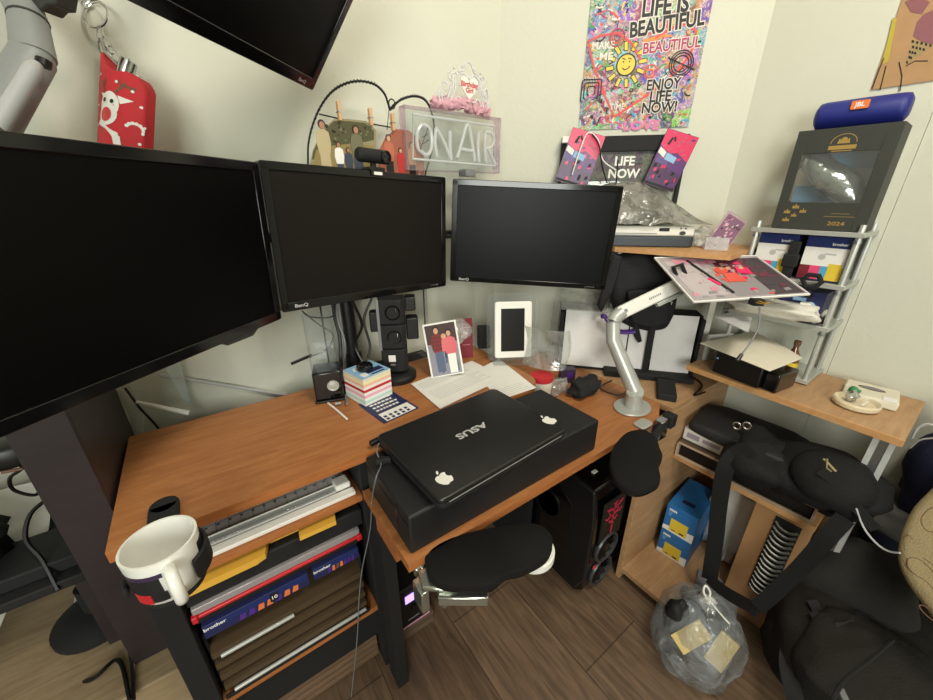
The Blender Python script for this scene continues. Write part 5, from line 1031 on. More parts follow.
c_=at(588,397,ZL); b=MB(); b.blob((c_.x,c_.y+.02,ZL+.026),.045,.035,.026,.35,7,22,14,sq=.7); tag(b.build('black_cloth',col('crumpled_cloth','#1b1b1c',.9,bump=.6,bscale=120)),'crumpled black cloth pouch on the corner desk right of the carton','pouch')
b=MB(); c_=at(558,394,ZL); b.blob((c_.x,c_.y+.01,ZL+.024),.035,.025,.024,.45,11,14,10,sq=.7); tag(b.build('plastic_scrap',CLRC),'crumpled clear plastic scrap between carton and black cloth','wrapping')
b=MB(FX(at(566,383,ZL+.0005),(.8,-.5,0))); b.box(-.02,.03,0,.03,0,.05,0); b.pr(circ(.012,.028,.012,14),1,1); tag(b.build('purple_box',[col('dusk_purple','#3a2c44',.5),PUR],bev=.002),'small dark purple box behind the plastic scrap','box')
b=MB(); c_=at(543,398,ZL); b.lathe([(0,0),(.030,0),(.033,.04),(.034,.062),(.0335,.064),(0,.064)],28,(c_.x-.005,c_.y+.008,ZL+.0003),k=0); b.lathe([(0,.0642),(.0345,.0642),(.0345,.080),(0,.080)],28,(c_.x-.005,c_.y+.008,ZL+.0003),k=1)
tag(b.build('paper_tub',[WHT,REDM]),'white tub with red rim just right of the black carton','tub')
# ================================================================ silver arm on the corner desk with the magazine
ac=at(632,408,ZL); ac=Vector((ac.x,ac.y,ZL)); T=thing('desk_mount','silver desk clamp arm on an oval foot reaching up to the magazine','monitor mount',ac)
b=MB(); b.prism(circ(ac.x,ac.y,.062,32,.05),ZL+.0004,ZL+.008); b.build('foot',SIL,T,bev=.003)
b=MB(); b.prism(rrect(ac.x-.085,ac.x-.03,ac.y-.088,ac.y-.052,.012),ZL+.0004,ZL+.006); b.build('foot_cover',SIL,T,bev=.002)
b=MB(); b.lathe([(0,.008),(.024,.008),(.024,.05),(0,.05)],24,ac); b.build('post',SIL,T)
j0=ac+UP*.055; jm=at(629,398,0) 
h1=at(613,333,.935)-at(613,333,.935); j1=onp(613,338,ac,FW); j2=at(614,325,j1.z+.02)
j1=onp(613,340,ac,FW); j2=onp(613,322,ac,FW)
b=MB(); b.tube([j0,onp(637,396,ac,FW),j1,j2],[.024,.024,.021,.021],20); b.build('lower_arm',SIL,T)
b=MB(); b.tube([j2-(j2-j1).normalized()*.004,j2],.0222,20); b.build('joint_ring',GRY,T)
j3=onp(622,312,ac,FW); j4=onp(684,282,ac,FW)
b=MB(); b.tube([j2,onp(616,317,ac,FW),j3],[.021,.0215,.0215],20); b.build('elbow',SIL,T)
d_=(j4-j3).normalized(); Ma=FX(j3,d_,-DN); L_=(j4-j3).length
b=MB(Ma); b.prism(rrect(-.015,L_,-.020,.020,.010),-.014,.016,'y'); b.build('upper_arm',WHT,T,bev=.004)
b=MB(Ma); b.box(.10,L_-.008,-.018,.0,-.033,-.0215); b.build('lower_strut',SIL,T,bev=.002)
b=MB(Ma@Matrix.Translation((.006,-.0145,0))@Matrix.Rotation(PI/2,4,'X')); b.lathe([(0,0),(.006,0),(.006,.0015),(.004,.0017),(.003,.0005),(0,.0005)],16); b.build('screw',GRY,T)
b=MB(Ma); 
for i in range(7): b.pr(rect(.085+i*.006,.0885+i*.006,-.003,.003),0,1,-.014)
b.build('lettering',MGR,T,smooth=False)
kp=onp(677,273,ac-FW*.045,FW); Mk=FX(kp,d_,-DN); b=MB(Mk); fr=[(-.015,-.022),(.017,-.018),(.02,.018),(-.012,.022)]; 
b.tube([Vector((x*.8,-.012,z*.95)) for x,z in fr],.0062,8,True); b.build('black_clip',BLKM,T)
# clamp under foot
b=MB(); b.box(ac.x-.01,ac.x+.03,.412,.4375,ZL-.06,ZL+.004); b.build('clamp',CHR,T,bev=.003)
b=MB(); b.box(ac.x+.03,ac.x+.06,.405,.4375,ZL-.03,ZL+.01); b.build('clamp_block',BLKM,T,bev=.003)
# magazine
zz=[onp(654,257,ac,FW),onp(756,255,ac+FW*.10,FW),onp(811,294,ac+FW*.06,FW),onp(694,302,ac-FW*.03,FW)]
p0=onp(654,257,ac,FW); p1=onp(756,255,ac-FW*.05,FW); p3=onp(694,302,ac-FW*.13,FW)
nrm=(p1-p0).cross(p3-p0).normalized(); 
if nrm.z<0: nrm=-nrm
p2=onp(811,294,p0,nrm)
Mm=FX(p3,(p2-p3),p0-p3); 
if (Mm.to_3x3()@Vector((0,-1,0))).dot(nrm)<0: pass
T=thing('magazine','open glossy pink and grey magazine lying across the silver arm end','magazine',Mm)
inv=Mm.inverted(); P2=[(inv@p) for p in (p3,p2,p1,p0)]; pol=[(p.x,p.z) for p in P2]
b=MB(Mm); b.prism(pol,0,.006,'y',0); b.build('pages',PAP,T,bev=.0008)
def bl(u,v): # bilinear on page: u right, v up
    a,b_,c,d=[Vector(p) for p in pol]; return tuple((a*(1-u)+b_*u)*(1-v)+(d*(1-u)+c*u)*v)
q=random.Random(21); b=MB(Mm)
def qd(u0,v0,u1,v1,k,lv): b.pr([bl(u0,v0),bl(u1,v0),bl(u1,v1),bl(u0,v1)],k,lv)
qd(.01,.02,.99,.97,1,1); qd(.06,.1,.36,.88,5,2); qd(.72,.04,.97,.92,3,2); qd(.40,.05,.72,.50,2,2); qd(.14,.80,.62,.92,4,3); qd(.5,.5,.8,.9,9+1,3)
for i in range(70):
    u,v=q.uniform(.04,.85),q.uniform(.05,.85); du,dv=q.uniform(.02,.09),q.uniform(.03,.10); b.pr([bl(u,v),bl(min(.97,u+du),v+dv*.2),bl(min(.97,u+du*.9),min(.94,v+dv)),bl(u+du*.1,min(.94,v+dv*.8))],(q.choice([1,5,2,5,4]) if u<.4 else q.choice([2,3,6,4,8,10,1,7])) if u<.7 else q.choice([3,3,10,2,10]),4+i*.05)
b.pr(stroke([bl(.28,.88),bl(.34,.5),bl(.40,.12)],.007),9,9); b.pr(stroke([bl(.31,.45),bl(.36,.30)],.008),7,9.5)
b.pr(circ(*bl(.5,.62),.018,12,.014),6,9.5); b.pr([bl(.46,.35),bl(.62,.35),bl(.60,.55),bl(.48,.55)],6,9.2); b.pr([bl(.62,.55),bl(.74,.5),bl(.76,.66),bl(.66,.7)],7,9.2)
for u in (.52,.58,.70): b.pr(circ(*bl(u,.66),.007,10),8,10)
b.build('print',[PAP,col('mag_grey','#a0989a',.25),col('mag_mid','#8c8688',.25),col('mag_dark','#4a4246',.25),col('mag_rose','#c98a9c',.3),col('mag_light','#b3a9ab',.25),col('coral','#d8584a',.3),HPK,SKN,INK,col('mag_plum','#6b3844',.25)],T,smooth=False)
# supporting plate under the magazine
c_=(p0+p1+p2+p3)/4; b=MB(Mm); b.prism([bl(.1,.2),bl(.45,.15),bl(.45,.7),bl(.1,.7)],.0065,.0095,'y'); b.build('card_back',BLKM,T)
# binder clip at the magazine edge with cable
kp=onp(757,300,p3,nrm)+Vector((0,0,-.004)); M2=FX(kp,RT,UP); T=thing('binder_clip','binder clip with gold wire handles at the near edge of the magazine','clip',M2)
b=MB(M2); b.box(-.014,.014,-.012,.012,-.010,.008); b.build('body',BLKM,T,bev=.002)
for s_ in (-1,1): b=MB(M2); b.tube([(-.010,-.012,0),(-.006+.008*s_,-.026,.004-.004*s_),(.006+.008*s_,-.026,.004),(.012,-.012,0)],.0014,6); b.build('handle',GLD,T)
cp=[kp+Vector((0,-.01,-.012)),onp(759,325,kp,FW),onp(752,340,kp,FW),onp(742,354,kp,FW)]
T=thing('hanging_cable','grey cable with a black plug hanging from the binder clip','cable',kp); MB().tube(bez(cp,8),.0022,8).build('cord',MGR,T)
b=MB(); b.tube([cp[-1],cp[-1]+(cp[-1]-cp[-2]).normalized()*.022],[.0042,.0058],10); b.build('plug',BLK,T)
# ================================================================ padded arm rests clamped to the desk edge
def pad(pts,z,label,th=.015,name='arm_rest',mat=FOAM):
    P=[at(x,y,z) for x,y in pts]; c=sum(P,Vector())/len(P)
    # smooth outline
    Q=[]; n=len(P)
    for i in range(n):
        a,b_,c_,d=P[i-1],P[i],P[(i+1)%n],P[(i+2)%n]
        for t in (0,.25,.5,.75): Q.append(.5*((2*b_)+(c_-a)*t+(2*a-5*b_+4*c_-d)*t*t+(3*b_-a-3*c_+d)*t**3))
    T=thing(name,label,'arm rest',Vector((c.x,c.y,z-th)))
    b=MB(); ctr=c
    rings=[(1.0,-th),(1.0,-.006),(.985,-.002),(.95,.0)]
    vs=[];fs=[];m=len(Q)
    for s,h in rings:
        for p in Q: v=ctr+(p-ctr)*s; vs.append((v.x,v.y,z+h))
    for k in range(len(rings)-1):
        for i in range(m): fs.append((k*m+i,k*m+(i+1)%m,(k+1)*m+(i+1)%m,(k+1)*m+i))
    fs+=[tuple(range(m))[::-1],tuple((len(rings)-1)*m+i for i in range(m))]
    b.add(vs,fs); b.build('pad',mat,T,ang=50)
    b=MB(); vs=[];fs=[]
    for s,h in ((.98,-th-.004),(1.003,-th-.004),(1.003,-th),(.98,-th)):
        for p in Q: v=ctr+(p-ctr)*s; vs.append((v.x,v.y,z+h))
    for k in range(4):
        for i in range(m): fs.append((k*m+i,k*m+(i+1)%m,((k+1)%4)*m+(i+1)%m,((k+1)%4)*m+i))
    b.add(vs,fs); b.build('rim',BLKG,T)
    return T,ctr
P1=[(426.8,551),(450,537),(489,527),(528,522),(546,527),(553,540),(546,556),(523,569),(506,573),(492,584),(473,585),(448,584),(432,577),(426,564)]
z1=.668; TP,cp=pad(P1,z1,'large black padded arm rest clamped to the front of the corner desk, over the floor')
b=MB(); q0=at(532,547,z1-.03); b.prism(circ(q0.x-.0,q0.y,.044,32),z1-.05,z1-.03); b.build('mouse_disc',WHT,TP,bev=.003)
b=MB(); q1=Vector((.215,.40,0)); b.prism([(.19,.40),(.225,.37),(.27,.36),(.29,.38),(.27,.41),(.20,.437)],z1-.030,z1-.0195); b.prism([(.196,.437),(.25,.437),(.25,.45),(.196,.45)],z1-.045,ZL-.0215); b.build('clamp',col('chrome_clamp','#b8bcb2',.15,metal=.9),TP,bev=.004)
b=MB(); b.lathe([(0,-.10),(.013,-.10),(.013,-.055),(.022,-.05),(.022,-.046),(0,-.046)],18,(.235,.405,z1)); b.build('clamp_screw',CHR,TP)
b=MB(); b.prism([(.205,.375),(.275,.325),(.29,.345),(.22,.397)],z1-.05,z1-.03); b.build('hinge_plate',MT['chrome_clamp'],TP,bev=.002)
b=MB(); b.box(.185,.2,.395,.43,z1-.08,z1-.03); b.build('side_plate',MT['chrome_clamp'],TP,bev=.002)
P2=[(617,441),(628,431),(644,429),(656,436),(660,447),(663,455),(659,465),(661,478),(654,485),(640,490),(626,487),(614,477),(610,462),(612,450)]
T2,_=pad(P2,.70,'small round black arm rest pad beside the silver arm foot')
b=MB(); q0=at(640,455,.68); b.tube([Vector((q0.x,q0.y,.672)),Vector((ac.x+.01,.42,.66))],.010,10); b.build('link_arm',BLKM,T2)
# ================================================================ gaming computer tower
T=thing('computer_tower','black gaming computer tower on the floor with a red emblem and two front fans','computer',(.96,.62,0))
x0,x1,y0,y1,H=.805,1.015,.475,.93,.47
b=MB(); prof=[(y0+.03,.0),(y0+.002,.03),(y0-.004,.20),(y0-.0,.34),(y0+.012,H-.02),(y0+.06,H),(y1,H),(y1,.0)]
b.prism(prof,x0+.008,x1-.008,'x'); b.build('case',BLKG,T,bev=.006,seg=3)
sp=[(y0+.02,.03),(y0-.008,.10),(y0-.010,.34),(y0+.004,H-.01),(y0+.10,H+.004),(y0+.15,H-.04),(y1-.08,H-.04),(y1-.03,H-.09),(y1-.03,.09),(y1-.08,.03)]
b=MB(); b.prism(sp,x0-.006,x0+.0079,'x'); b.build('side_panel',col('case_black','#131315',.35),T,bev=.006,seg=3)
ins=[(y0+.11,.08),(y0+.07,.14),(y0+.07,H-.11),(y0+.13,H-.07),(y1-.12,H-.07),(y1-.07,H-.13),(y1-.07,.12),(y1-.12,.08)]
b=MB(); b.prism(ins,x0-.0085,x0-.0061,'x'); b.build('side_window',col('tinted_window','#08080a',.08,coat=.5),T,bev=.001)
for yy in (y0+.17,): 
    b=MB(Matrix.Translation((x0-.0092,yy,.30))@Matrix.Rotation(-PI/2,4,'Y')); b.lathe([(.05,-.0),(.058,-.0),(.058,.003),(.05,.003),(.05,-.0)],30); b.build('side_fan_ring',BLK,T)
for zz in (.075,.19):
    Mf=Matrix.Translation((x0+.092,y0-.006+(.004 if zz<.1 else 0),zz))@Matrix.Rotation(PI/2,4,'X')@Matrix.Scale(1.12,4)
    b=MB(Mf); b.lathe([(.044,-.006),(.050,-.006),(.052,.004),(.049,.009),(.045,.007),(.044,-.006)],36); b.build('fan_ring',col('fan_ring_grey','#3a3b3c',.35),T)
    b=MB(Mf); b.lathe([(0,-.003),(.013,-.003),(.013,.005),(0,.006)],20)
    for i in range(9):
        a=2*PI*i/9; c_,s_=math.cos,math.sin; b.slab([(c_(a)*.012,s_(a)*.012,.0),(c_(a+.25)*.043,s_(a+.25)*.043,-.002),(c_(a+.65)*.043,s_(a+.65)*.043,.003),(c_(a+.5)*.012,s_(a+.5)*.012,.002)],(0,0,1),.0012)
    b.build('fan_blades',BLK,T)
b=MB(); b.blob((x0+.035,y0-.014,.14),.010,.003,.008,.1,1,8,6); b.build('red_tip',RED,T)
Mf=FR((x0+.098,y0-.0055,.31))@Matrix.Scale(1.15,4); b=MB(Mf); b.box(-.05,.05,-.004,0.002,-.075,.075); b.build('emblem_panel',BLK,T,bev=.003)
b=MB(Mf); y_=-.004
em=col('emblem_red','#c02848',.4)
for pts,wd in (([(0,.055),(.002,.03),(-.002,.0),(.0,-.03),(.001,-.055)],.006),([(0,.03),(.012,.045),(.026,.046),(.034,.058)],.006),([(0,.03),(-.012,.042),(-.026,.040),(-.034,.050)],.006),([(.0,.015),(.014,.022),(.026,.016),(.036,.026)],.005),([(0,.015),(-.014,.018),(-.028,.010),(-.036,.018)],.005),([(0,.0),(.010,-.004),(.018,.006)],.005),([(0,.0),(-.012,-.006),(-.018,.002)],.005),([(.026,.046),(.020,.056)],.004),([(-.026,.040),(-.020,.052)],.004),([(0,.055),(.008,.062)],.004),([(0,.055),(-.008,.06)],.004),([(.014,.022),(.020,.034)],.004),([(-.014,.018),(-.02,.03)],.004),([(0,-.02),(.006,-.014)],.004),([(0,-.02),(-.006,-.012)],.004)):
    b.pr(stroke(pts,wd),0,2,y_)
b.build('emblem',em,T,smooth=False)
b=MB(); b.box(x0+.05,x0+.07,y0+.05,y0+.062,H+.0005,H+.003,0); b.build('power_key',WHT,T,bev=.0008)
b=MB(); 
for i in range(5): b.box(x0+.03,x1-.03,y0+.13+i*.03,y0+.145+i*.03,H+.0003,H+.008)
b.build('top_vent',BLKM,T,bev=.002)
# ================================================================ cabinet contents: two blue boxes
def blue(z,label):
    M=FX((1.155,.412,z),Vector((.1,-1,0))); T=thing('ink_box',label,'box',M,'blue boxes with yellow squares'); W_,H_=.100,.112
    MB(M).box(0,W_,0,.19,0,H_).build('carton',BLU,T,bev=.0015)
    b=MB(M); b.pr([(.001,.001),(W_-.001,.001),(W_-.001,H_*.34),(.001,H_*.16)],0,1); b.pr(rect(W_*.22,W_*.78,.008,.060),1,2); b.pr(rect(W_*.55,W_*.70,.012,.018),2,3); b.pr(rect(W_*.30,W_*.42,.012,.015),2,3)
    for i in range(5): b.pr(rect(W_*.10+i*.005,W_*.10+i*.005+.0038,.088,.097),0,1)
    for i in range(3): b.pr(rect(W_*.10,W_*.22-i*.002,.080-i*.006,.082-i*.006),3,1)
    b.build('print',[PAP,YEL,INK,LBL],T,smooth=False)
    b=MB(M@Matrix.Translation((0,0,H_))@Matrix.Rotation(-PI/2,4,'X')); b.pr(rect(.03,.07,.04,.06),0,1); b.build('top_print',[NAV],T,smooth=False)
blue(.049,'blue box with yellow square, lower of the two in the board cabinet'); blue(.1615,'blue box with yellow square, upper of the two in the board cabinet')
# white crumpled sheet behind and small clutter
b=MB(); b.blob((1.34,.262,.22),.07,.075,.17,.22,5,24,16,sq=.7,freq=2.4); tag(b.build('white_bag',col('crumpled_white','#d4d2ca',.7,bump=.8,bscale=40)),'crumpled white bag in the board cabinet between blue boxes and carton','bag')
# carton with black coil spine
M=FX((1.19,.199,.001),Vector((.02,-1,0))); T=thing('brown_carton','tall brown carton with a black ribbed strip, under the black shoulder bag','carton',M); W_=.132;H_=.435
b=MB(M); b.box(0,W_,0,.22,0,H_); b.build('carton',CTN,T,bev=.002)
b=MB(M); b.box(W_*.40,W_*.84,-.003,0,.13,H_-.015); b.build('dark_strip',BLKM,T)
b=MB(M)
for i in range(15):
    z=.14+i*.0185; b.tube(bez([(W_*.42,-.004,z+.004),(W_*.54,-.012,z-.004),(W_*.70,-.012,z-.006),(W_*.82,-.004,z+.002)],4),.0045,7)
b.build('ribs',col('rib_grey','#55564f',.3,metal=.4),T)
b=MB(); b.prism([(1.03,.20),(1.03,.20)],0,.01) if 0 else None
b=MB(FX((1.06,.24,.0487),Vector((.3,-1,0)))); b.box(0,.12,0,.14,0,.012); tag(b.build('grey_folder',MGR,bev=.002),'grey folder lying on the low cabinet shelf beside the carton','folder')
c=bez([at(722,560,.12),at(730,545,.14),at(738,552,.12),at(745,566,.10),at(736,575,.08)],6); tag(MB().tube(c,.003,8).build('silver_cable',SIL),'silver grey cable looped beside the brown carton','cable')
# ================================================================ devices on the low shelf
zs=.4605; M=FX((1.165,.435,zs),Vector((.03,-1,0))); T=thing('media_box','dark brown topped box with a black hollow front on the low shelf','device',M)
b=MB(M); b.box(0,.36,.002,.26,.052,.058); b.build('top',col('walnut_lid','#5c4838',.5),T,bev=.001)
b=MB(M); b.box(0,.36,.002,.006,.0,.006); b.box(0,.006,.002,.26,.0,.052); b.box(.354,.36,.002,.26,0,.052); b.box(0,.36,-.001,.002,.050,.056); b.box(0.0,.004,-.001,.002,.0,.056); b.box(0,.36,-.001,.002,0,.003); b.build('light_rim',col('rim_cream','#b09a84',.5),T)
b=MB(M); b.box(.007,.353,.012,.25,.003,.050); b.build('inside',BLK,T,bev=.004)
M=FX((1.19,.455-.02,zs+.0585),Vector((.03,-1,0))); T=thing('silver_box','flat silver white box lying on the brown topped device','box',M)
b=MB(M); b.box(0,.13,0,.16,0.0002,.045); b.build('carton',LGR,T,bev=.002); b=MB(M); b.pr(rect(.003,.127,.002,.042),0,1); b.pr(rect(.012,.05,.012,.030),1,2); b.pr(rect(.06,.11,.015,.028),1,2); b.build('print',[WHT,col('print_mauve','#a89aa8',.6)],T,smooth=False)
b=MB(M@Matrix.Translation((.15,.06,.085))); b.blob((.0,0,-.012),.14,.10,.022,.05,3,36,12,sq=.4,freq=1.2); tag(b.build('laptop_bag',col('bag_black','#1b1b1c',.7,bump=.3,bscale=300)),'flat black laptop bag lying on the silver box under the board','bag')
# ================================================================ round black shoulder bag with straps
bc=onp(800,462,Vector((1.13,.12,.60)),(-1,0,0)); 
T=thing('shoulder_bag','bulky round black shoulder bag pushed onto the low shelf, strap hanging down','bag',Vector((1.2,.12,.47)))
BM=col('bag_body','#151515',.8,bump=.4,bscale=240,spec=.3)
Rr=Matrix.Rotation(R_(-25),3,'Y')
b=MB(); b.blob((1.225,.105,.570),.09,.13,.068,.12,2,30,20,rot=Rr,sq=.85); b.build('body',BM,T)
b=MB(); b.blob((1.17,.075,.615),.070,.080,.040,.05,4,28,16,rot=Matrix.Rotation(R_(-40),3,'Y'),sq=.9); b.build('round_pocket',BM,T)
b=MB(); b.blob((1.20,.235,.570),.085,.085,.060,.15,6,26,16,rot=Rr,sq=.8); b.build('side_pocket',BM,T)
def onb(px,py,x): return onx(px,py,x)
b=MB(); 
for px in (741,751): c=onb(px-4,426,1.135); b.tube([c+Vector((0,math.cos(a)*.009,math.sin(a)*.010)) for a in [2*PI*i/14 for i in range(14)]],.0028,6,True)
b.build('rings',CHR,T)
b=MB(); c=onb(828,463,1.10); b.tube([c+Vector((0,.010,.006)),c,c+Vector((-.004,-.010,-.005)),c+Vector((-.004,-.018,-.010))],.0026,8); b.tube([c+Vector((-.004,.004,.012)),c+Vector((-.006,-.002,-.010)),c+Vector((-.006,-.012,-.014))],.0018,6); b.build('gold_clasp',col('pale_brass','#b8ad84',.35,metal=.7),T)
def strap(pts,wd,name,side=None,mat=BM,par=None,th=.0025):
    P=bez(pts,8); b=MB(); vs=[];fs=[]
    for i,p in enumerate(P):
        d=(P[min(i+1,len(P)-1)]-P[max(i-1,0)]).normalized(); v=(p-EYE).normalized(); s_=d.cross(v).normalized()*wd/2; nn=s_.cross(d).normalized()*th
        vs+=[p+s_,p-s_,p-s_+nn,p+s_+nn]
    for i in range(len(P)-1):
        for j in range(4): fs.append((i*4+j,i*4+(j+1)%4,i*4+4+(j+1)%4,i*4+4+j))
    fs+=[(0,1,2,3),(4*len(P)-1,4*len(P)-2,4*len(P)-3,4*len(P)-4)]
    b.add(vs,fs); return b.build(name,mat,par)
X=1.10
strap([onb(752,448,1.13),onb(735,455,1.12),onb(725,470,X),onb(719,505,X),onb(716,535,X-.0),onb(712,562,X),onb(709,580,X)],.042,'strap',par=T)
strap([onb(709,578,X),onb(722,590,1.08),onb(742,602,1.06),onb(757,610,1.05)],.034,'shoulder_pad',par=T,th=.010)
strap([onb(757,608,1.05),onb(775,592,1.07),onb(800,568,1.09),onb(825,540,1.10),onb(845,518,1.12)],.036,'strap',par=T)
strap([onb(820,470,1.13),onb(838,485,1.13),onb(856,507,1.13),onb(876,530,1.14)],.022,'strap',par=T)
# ================================================================ black backpack and dark cloth on the floor
T=thing('floor_backpack','large dark grey backpack with pockets slumped in the lower right corner','backpack',Vector((1.15,-.1,0)))
FB=col('backpack_cloth','#2a2825',.95,bump=.6,bscale=260,var=.12,spec=.15)
b=MB(); b.blob((1.20,-.17,.15),.22,.26,.15,.07,8,40,26,sq=.65,freq=1.2); b.build('body',FB,T)
b=MB(); b.blob((1.05,-.115,.235),.11,.115,.07,.07,3,30,18,sq=.6,rot=Matrix.Rotation(R_(-25),3,'Y')); b.build('front_pocket',FB,T)
b=MB(); b.blob((1.15,-.02,.15),.11,.09,.09,.12,12,28,18,sq=.7); b.build('side_pocket',FB,T)
strap([at(812,600,.30),at(822,618,.29),at(838,628,.31),at(858,622,.31),at(870,600,.30)],.022,'handle',mat=BLKM,par=T,th=.006)
strap([at(815,612,.30),at(822,632,.29),at(832,652,.28)],.020,'strap',mat=BLKM,par=T,th=.004)
strap([at(868,600,.32),at(880,618,.31),at(890,630,.30)],.020,'strap',mat=BLKM,par=T,th=.004)
strap([at(791,640,.20),at(788,665,.18),at(795,700,.16),at(800,725,.16)],.035,'strap',mat=BLKM,par=T,th=.006)
b=MB(); b.tube(bez([at(893,640,.33),at(870,660,.33),at(845,680,.32),at(830,705,.31)],5),.004,6); b.build('seam',BLKM,T)
b=MB(FX(at(843,695,.31),(.7,.5,0))); b.box(-.012,.012,-.006,.006,-.002,.003); b.build('tag',MGR,T)
# grey blanket slope behind
T=thing('dark_blanket','dark grey cloth heaped against the shelf leg behind the floor backpack','cloth',Vector((1.38,-.05,0)))
b=MB(); b.blob((1.255,-.045,.185),.10,.125,.235,.08,21,34,22,sq=.8); b.build('cloth',FABG,T)
# navy bag and grey pieces under the board end
T=thing('navy_bag','dark blue bag with white swirl piled against the wall past the shelf board','bag',Vector((1.42,-.12,.5)))
b=MB(); b.blob((1.43,-.13,.60),.07,.115,.13,.10,15,28,18,sq=.7); b.build('body',col('navy_cloth','#15193a',.8,bump=.4,bscale=200),T)
b=MB(); b.tube(bez([onx(912,438,1.355),onx(918,428,1.352),onx(928,424,1.35),onx(940,428,1.35)],5),.003,6); b.tube(bez([onx(910,448,1.355),onx(920,440,1.352),onx(935,438,1.35)],5),.0022,6); b.build('swirl',LGR,T)
b=MB(); b.blob((1.43,-.10,.44),.07,.13,.045,.12,18,24,14,sq=.7); tag(b.build('grey_cloth',col('faded_grey','#6c6a68',.9,bump=.5,bscale=200)),'faded grey cloth folded under the navy bag','cloth')
b=MB(); b.box(1.395,1.49,-.24,-.0,.0,.395); tag(b.build('dark_blue_crate',col('blue_black','#12152a',.7),bev=.006),'dark blue black crate standing behind the shelf leg','crate')
cable('white_cable',[onx(856,508,1.13),onx(864,528,1.13),onx(876,543,1.12),onx(888,551,1.11),onx(900,553,1.10)],.0022,LGR,'white cable drooping at the right between black bag and beige cushion')
# beige cushion with brown swirls
def on_k(px,py,off=0): return onp(px,py,Vector((1.02,-.16,.45))+(EYE-Vector((1.02,-.16,.45))).normalized()*off,(EYE-Vector((1.02,-.16,.45))).normalized())
K=[(985,420),(950,468),(932,487),(912,508),(900,535),(898,560),(906,580),(920,600),(938,625),(960,655),(1020,690),(1060,560),(1030,440)]
P=[on_k(*p) for p in K]; n_=(EYE-Vector((1.02,-.16,.45))).normalized()
M=FX(P[0],n_.cross(UP)*-1,UP); T=thing('beige_cushion','beige cushion with brown vine swirls standing at the right edge','cushion',P[6])
c_=sum(P,Vector())/len(P); Q=bez(P+[P[0]],4)[:-1]; b=MB(); vs=[];m=len(Q);rg=[(.90,-.05),(.97,-.04),(1.0,-.02),(.985,-.005),(.94,.004),(.80,.010)]
for s_,h in rg:
    for p in Q: vs.append(c_+(p-c_)*s_+n_*h)
fs=[(k*m+i,k*m+(i+1)%m,(k+1)*m+(i+1)%m,(k+1)*m+i) for k in range(len(rg)-1) for i in range(m)]+[tuple(range(m))[::-1],tuple((len(rg)-1)*m+i for i in range(m))]
b.add(vs,fs); b.build('cover',BEIGE,T,ang=60)
b=MB()
for pts in ([(933,505),(920,510),(913,520),(918,530),(930,532),(945,524)],[(933,600),(920,583),(908,575),(900,567),(901,558),(912,560),(925,572),(935,590)],[(940,580),(925,565),(915,558)],[(905,540),(900,535),(893,538)],[(945,640),(930,625),(915,612),(912,605),(925,610),(940,622)]):
    b.tube(bez([on_k(p[0]+8,p[1],.0095) for p in pts],5),.0011,6)
b.build('vine_pattern',BRN,T)
# ================================================================ clear rubbish bag on the floor
cb=Vector((.93,.175,0)); T=thing('plastic_bag','tied clear plastic bag with yellow packets standing on the floor','bag',cb)
b=MB(); 
prof=[(.02,.0),(.075,.002),(.105,.03),(.115,.09),(.108,.15),(.085,.20),(.05,.232),(.018,.25)]
vs=[];fs=[];n=44
PR=[]
for i in range(len(prof)-1):
    for t in range(4): s_=t/4; PR.append((prof[i][0]*(1-s_)+prof[i+1][0]*s_,prof[i][1]*(1-s_)+prof[i+1][1]*s_))
PR.append(prof[-1])
for r,z in PR:
    for j in range(n):
        a=2*PI*j/n; w_=1+.04*math.sin(5*a+z*12)*min(1,z*8)+.08*pnoise(Vector((math.cos(a)*2.2,math.sin(a)*2.2,z*14)))+.03*math.sin(15*a-z*9)*(z/.25)
        vs.append((cb.x+r*w_*math.cos(a)*1.0,cb.y+r*w_*math.sin(a)*1.0,z+.0008))
for i in range(len(PR)-1):
    for j in range(n): fs.append((i*n+j,i*n+(j+1)%n,(i+1)*n+(j+1)%n,(i+1)*n+j))
fs.append(tuple(range(n))[::-1]); b.add(vs,fs); b.build('film',BAGC,T,ang=60)
tp=cb+UP*.252; b=MB(); b.tube(bez([tp,tp+RT*.004-DN*.02,tp-RT*.008-DN*.038,tp-RT*.014-DN*.022,tp-RT*.004],5),.0028,7); b.tube(bez([tp,tp+RT*.012+DN*.018-FW*.03,tp+RT*.022+DN*.03-FW*.05],5),.0022,7); b.tube([tp-UP*.008,tp+UP*.004],.010,10); b.build('tie',WHT,T)
b=MB(); b.blob(tp-UP*.012,.022,.022,.018,.4,3,14,8); b.build('knot',CLRC,T)
def pack(c,ax,label,L_=.10,w_=.05,t_=.026):
    ax=Vector(ax); nn_=(EYE-c).normalized(); z_=nn_.cross(ax)*-1; M=FX(c,ax,z_); b=MB(M); b.box(-L_/2,L_/2,-t_/2,t_/2,-w_/2,w_/2); b.box(-L_*.30,-L_*.27,-t_/2-.0006,-t_/2,-w_/2,w_/2); o=b.build('yellow_packet',col('packet_yellow','#c9b070',.5,bump=.4,bscale=60),bev=.005); tag(o,label,'packet','yellow packets in the clear bag')
cc=cb+UP*.12
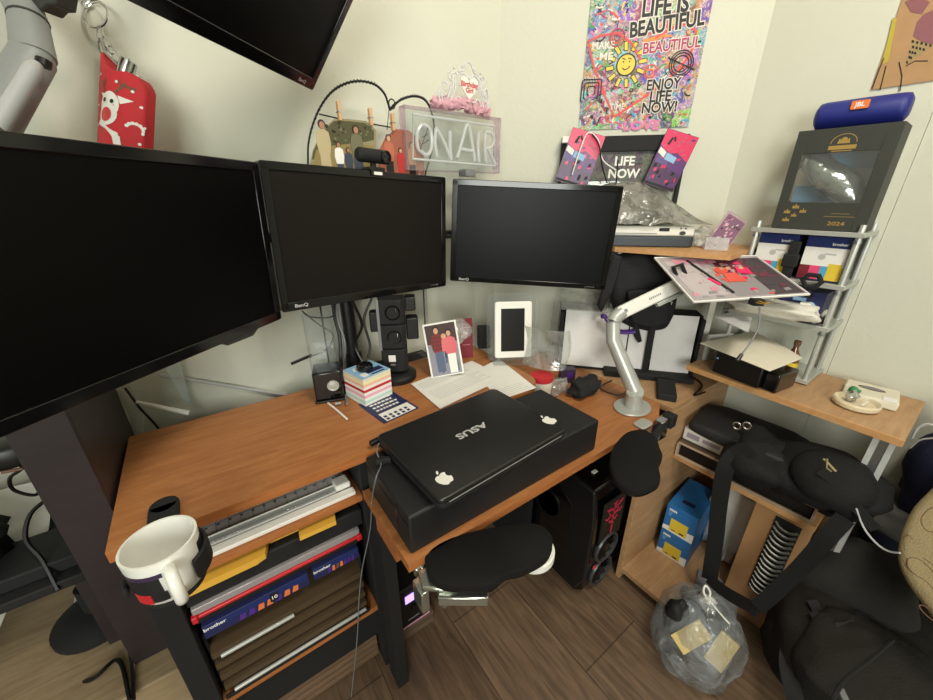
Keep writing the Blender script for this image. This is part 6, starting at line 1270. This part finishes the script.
pack(onp(691,637,cc-FW*.058,FW),RT*.88-DN*.5,'yellow packet in the clear bag, upper left one',.088,.046); pack(onp(722,651,cc-FW*.045,FW),RT*.55-DN*.8,'yellow packet in the clear bag, lower right one',.088,.046)
b=MB(); b.blob(onp(677,610,cc-FW*.03,FW),.026,.026,.028,.3,7,16,10); tag(b.build('black_wrapper',BLKM),'black wrapper in the top of the clear bag','wrapper')
b=MB(); b.blob(cb+Vector((.01,.03,.10)),.055,.045,.07,.2,9,20,14); tag(b.build('grey_wrapper',col('wrapper_grey','#8a9296',.6,bump=.5,bscale=40)),'grey wrapping stuffed inside the clear bag','wrapper')
b=MB(); b.blob((1.07,.20,.045),.06,.07,.044,.25,33,20,12); tag(b.build('dark_green_cloth',col('olive_cloth','#1f2218',.9,bump=.5,bscale=200)),'dark green black cloth on the floor between clear bag and carton','cloth')
b=MB(FX((1.00,.10,.0006),(.8,.5,0))); b.box(0,.03,0,.008,0,.004); tag(b.build('paper_scrap',PAP),'tiny paper scrap on the floor right of the clear bag','scrap')
# flat grey cloth on the floor at the bottom edge

# ================================================================ pieces of parts go one level deeper
def nm(o): return o.name.split('.')[0]
SUBS={'bezel':['lettering'],'body':['lens','contact','badge','logo','rings'],'sleeve':['reindeer_print'],'lid':['lettering','sticker','silver_edge'],'carton':['print','gold_print','window','flap_seam'],'case':['display','button','badge','light'],'cabinet':['cone'],'fan_ring':[],'upper_arm':['lettering','screw','lower_strut'],'heart':['lettering'],'tin':['oval_label'],'sheet':['painted_print'],'strip':['lettering'],'side_panel':['side_window','side_fan_ring'],'emblem_panel':['emblem'],'dark_strip':['ribs'],'frame':['screen'],'base_board':['grid_lines'],'round_pocket':['gold_clasp'],'pages':['print'],'socket':[]}
for root in [o for o in list(sc.objects) if o.parent is None and o.type=='EMPTY']:
    ch=list(root.children); by={}
    for c in ch: by.setdefault(nm(c),[]).append(c)
    for p,ks in SUBS.items():
        if p not in by: continue
        for k in ks:
            for c in by.get(k,[]):
                if c.parent is root: c.parent=by[p][0]
    for a,b_ in (('fan_ring','fan_blades'),('socket','contact')):
        for x_,y_ in zip(by.get(a,[]),by.get(b_,[])): y_.parent=x_
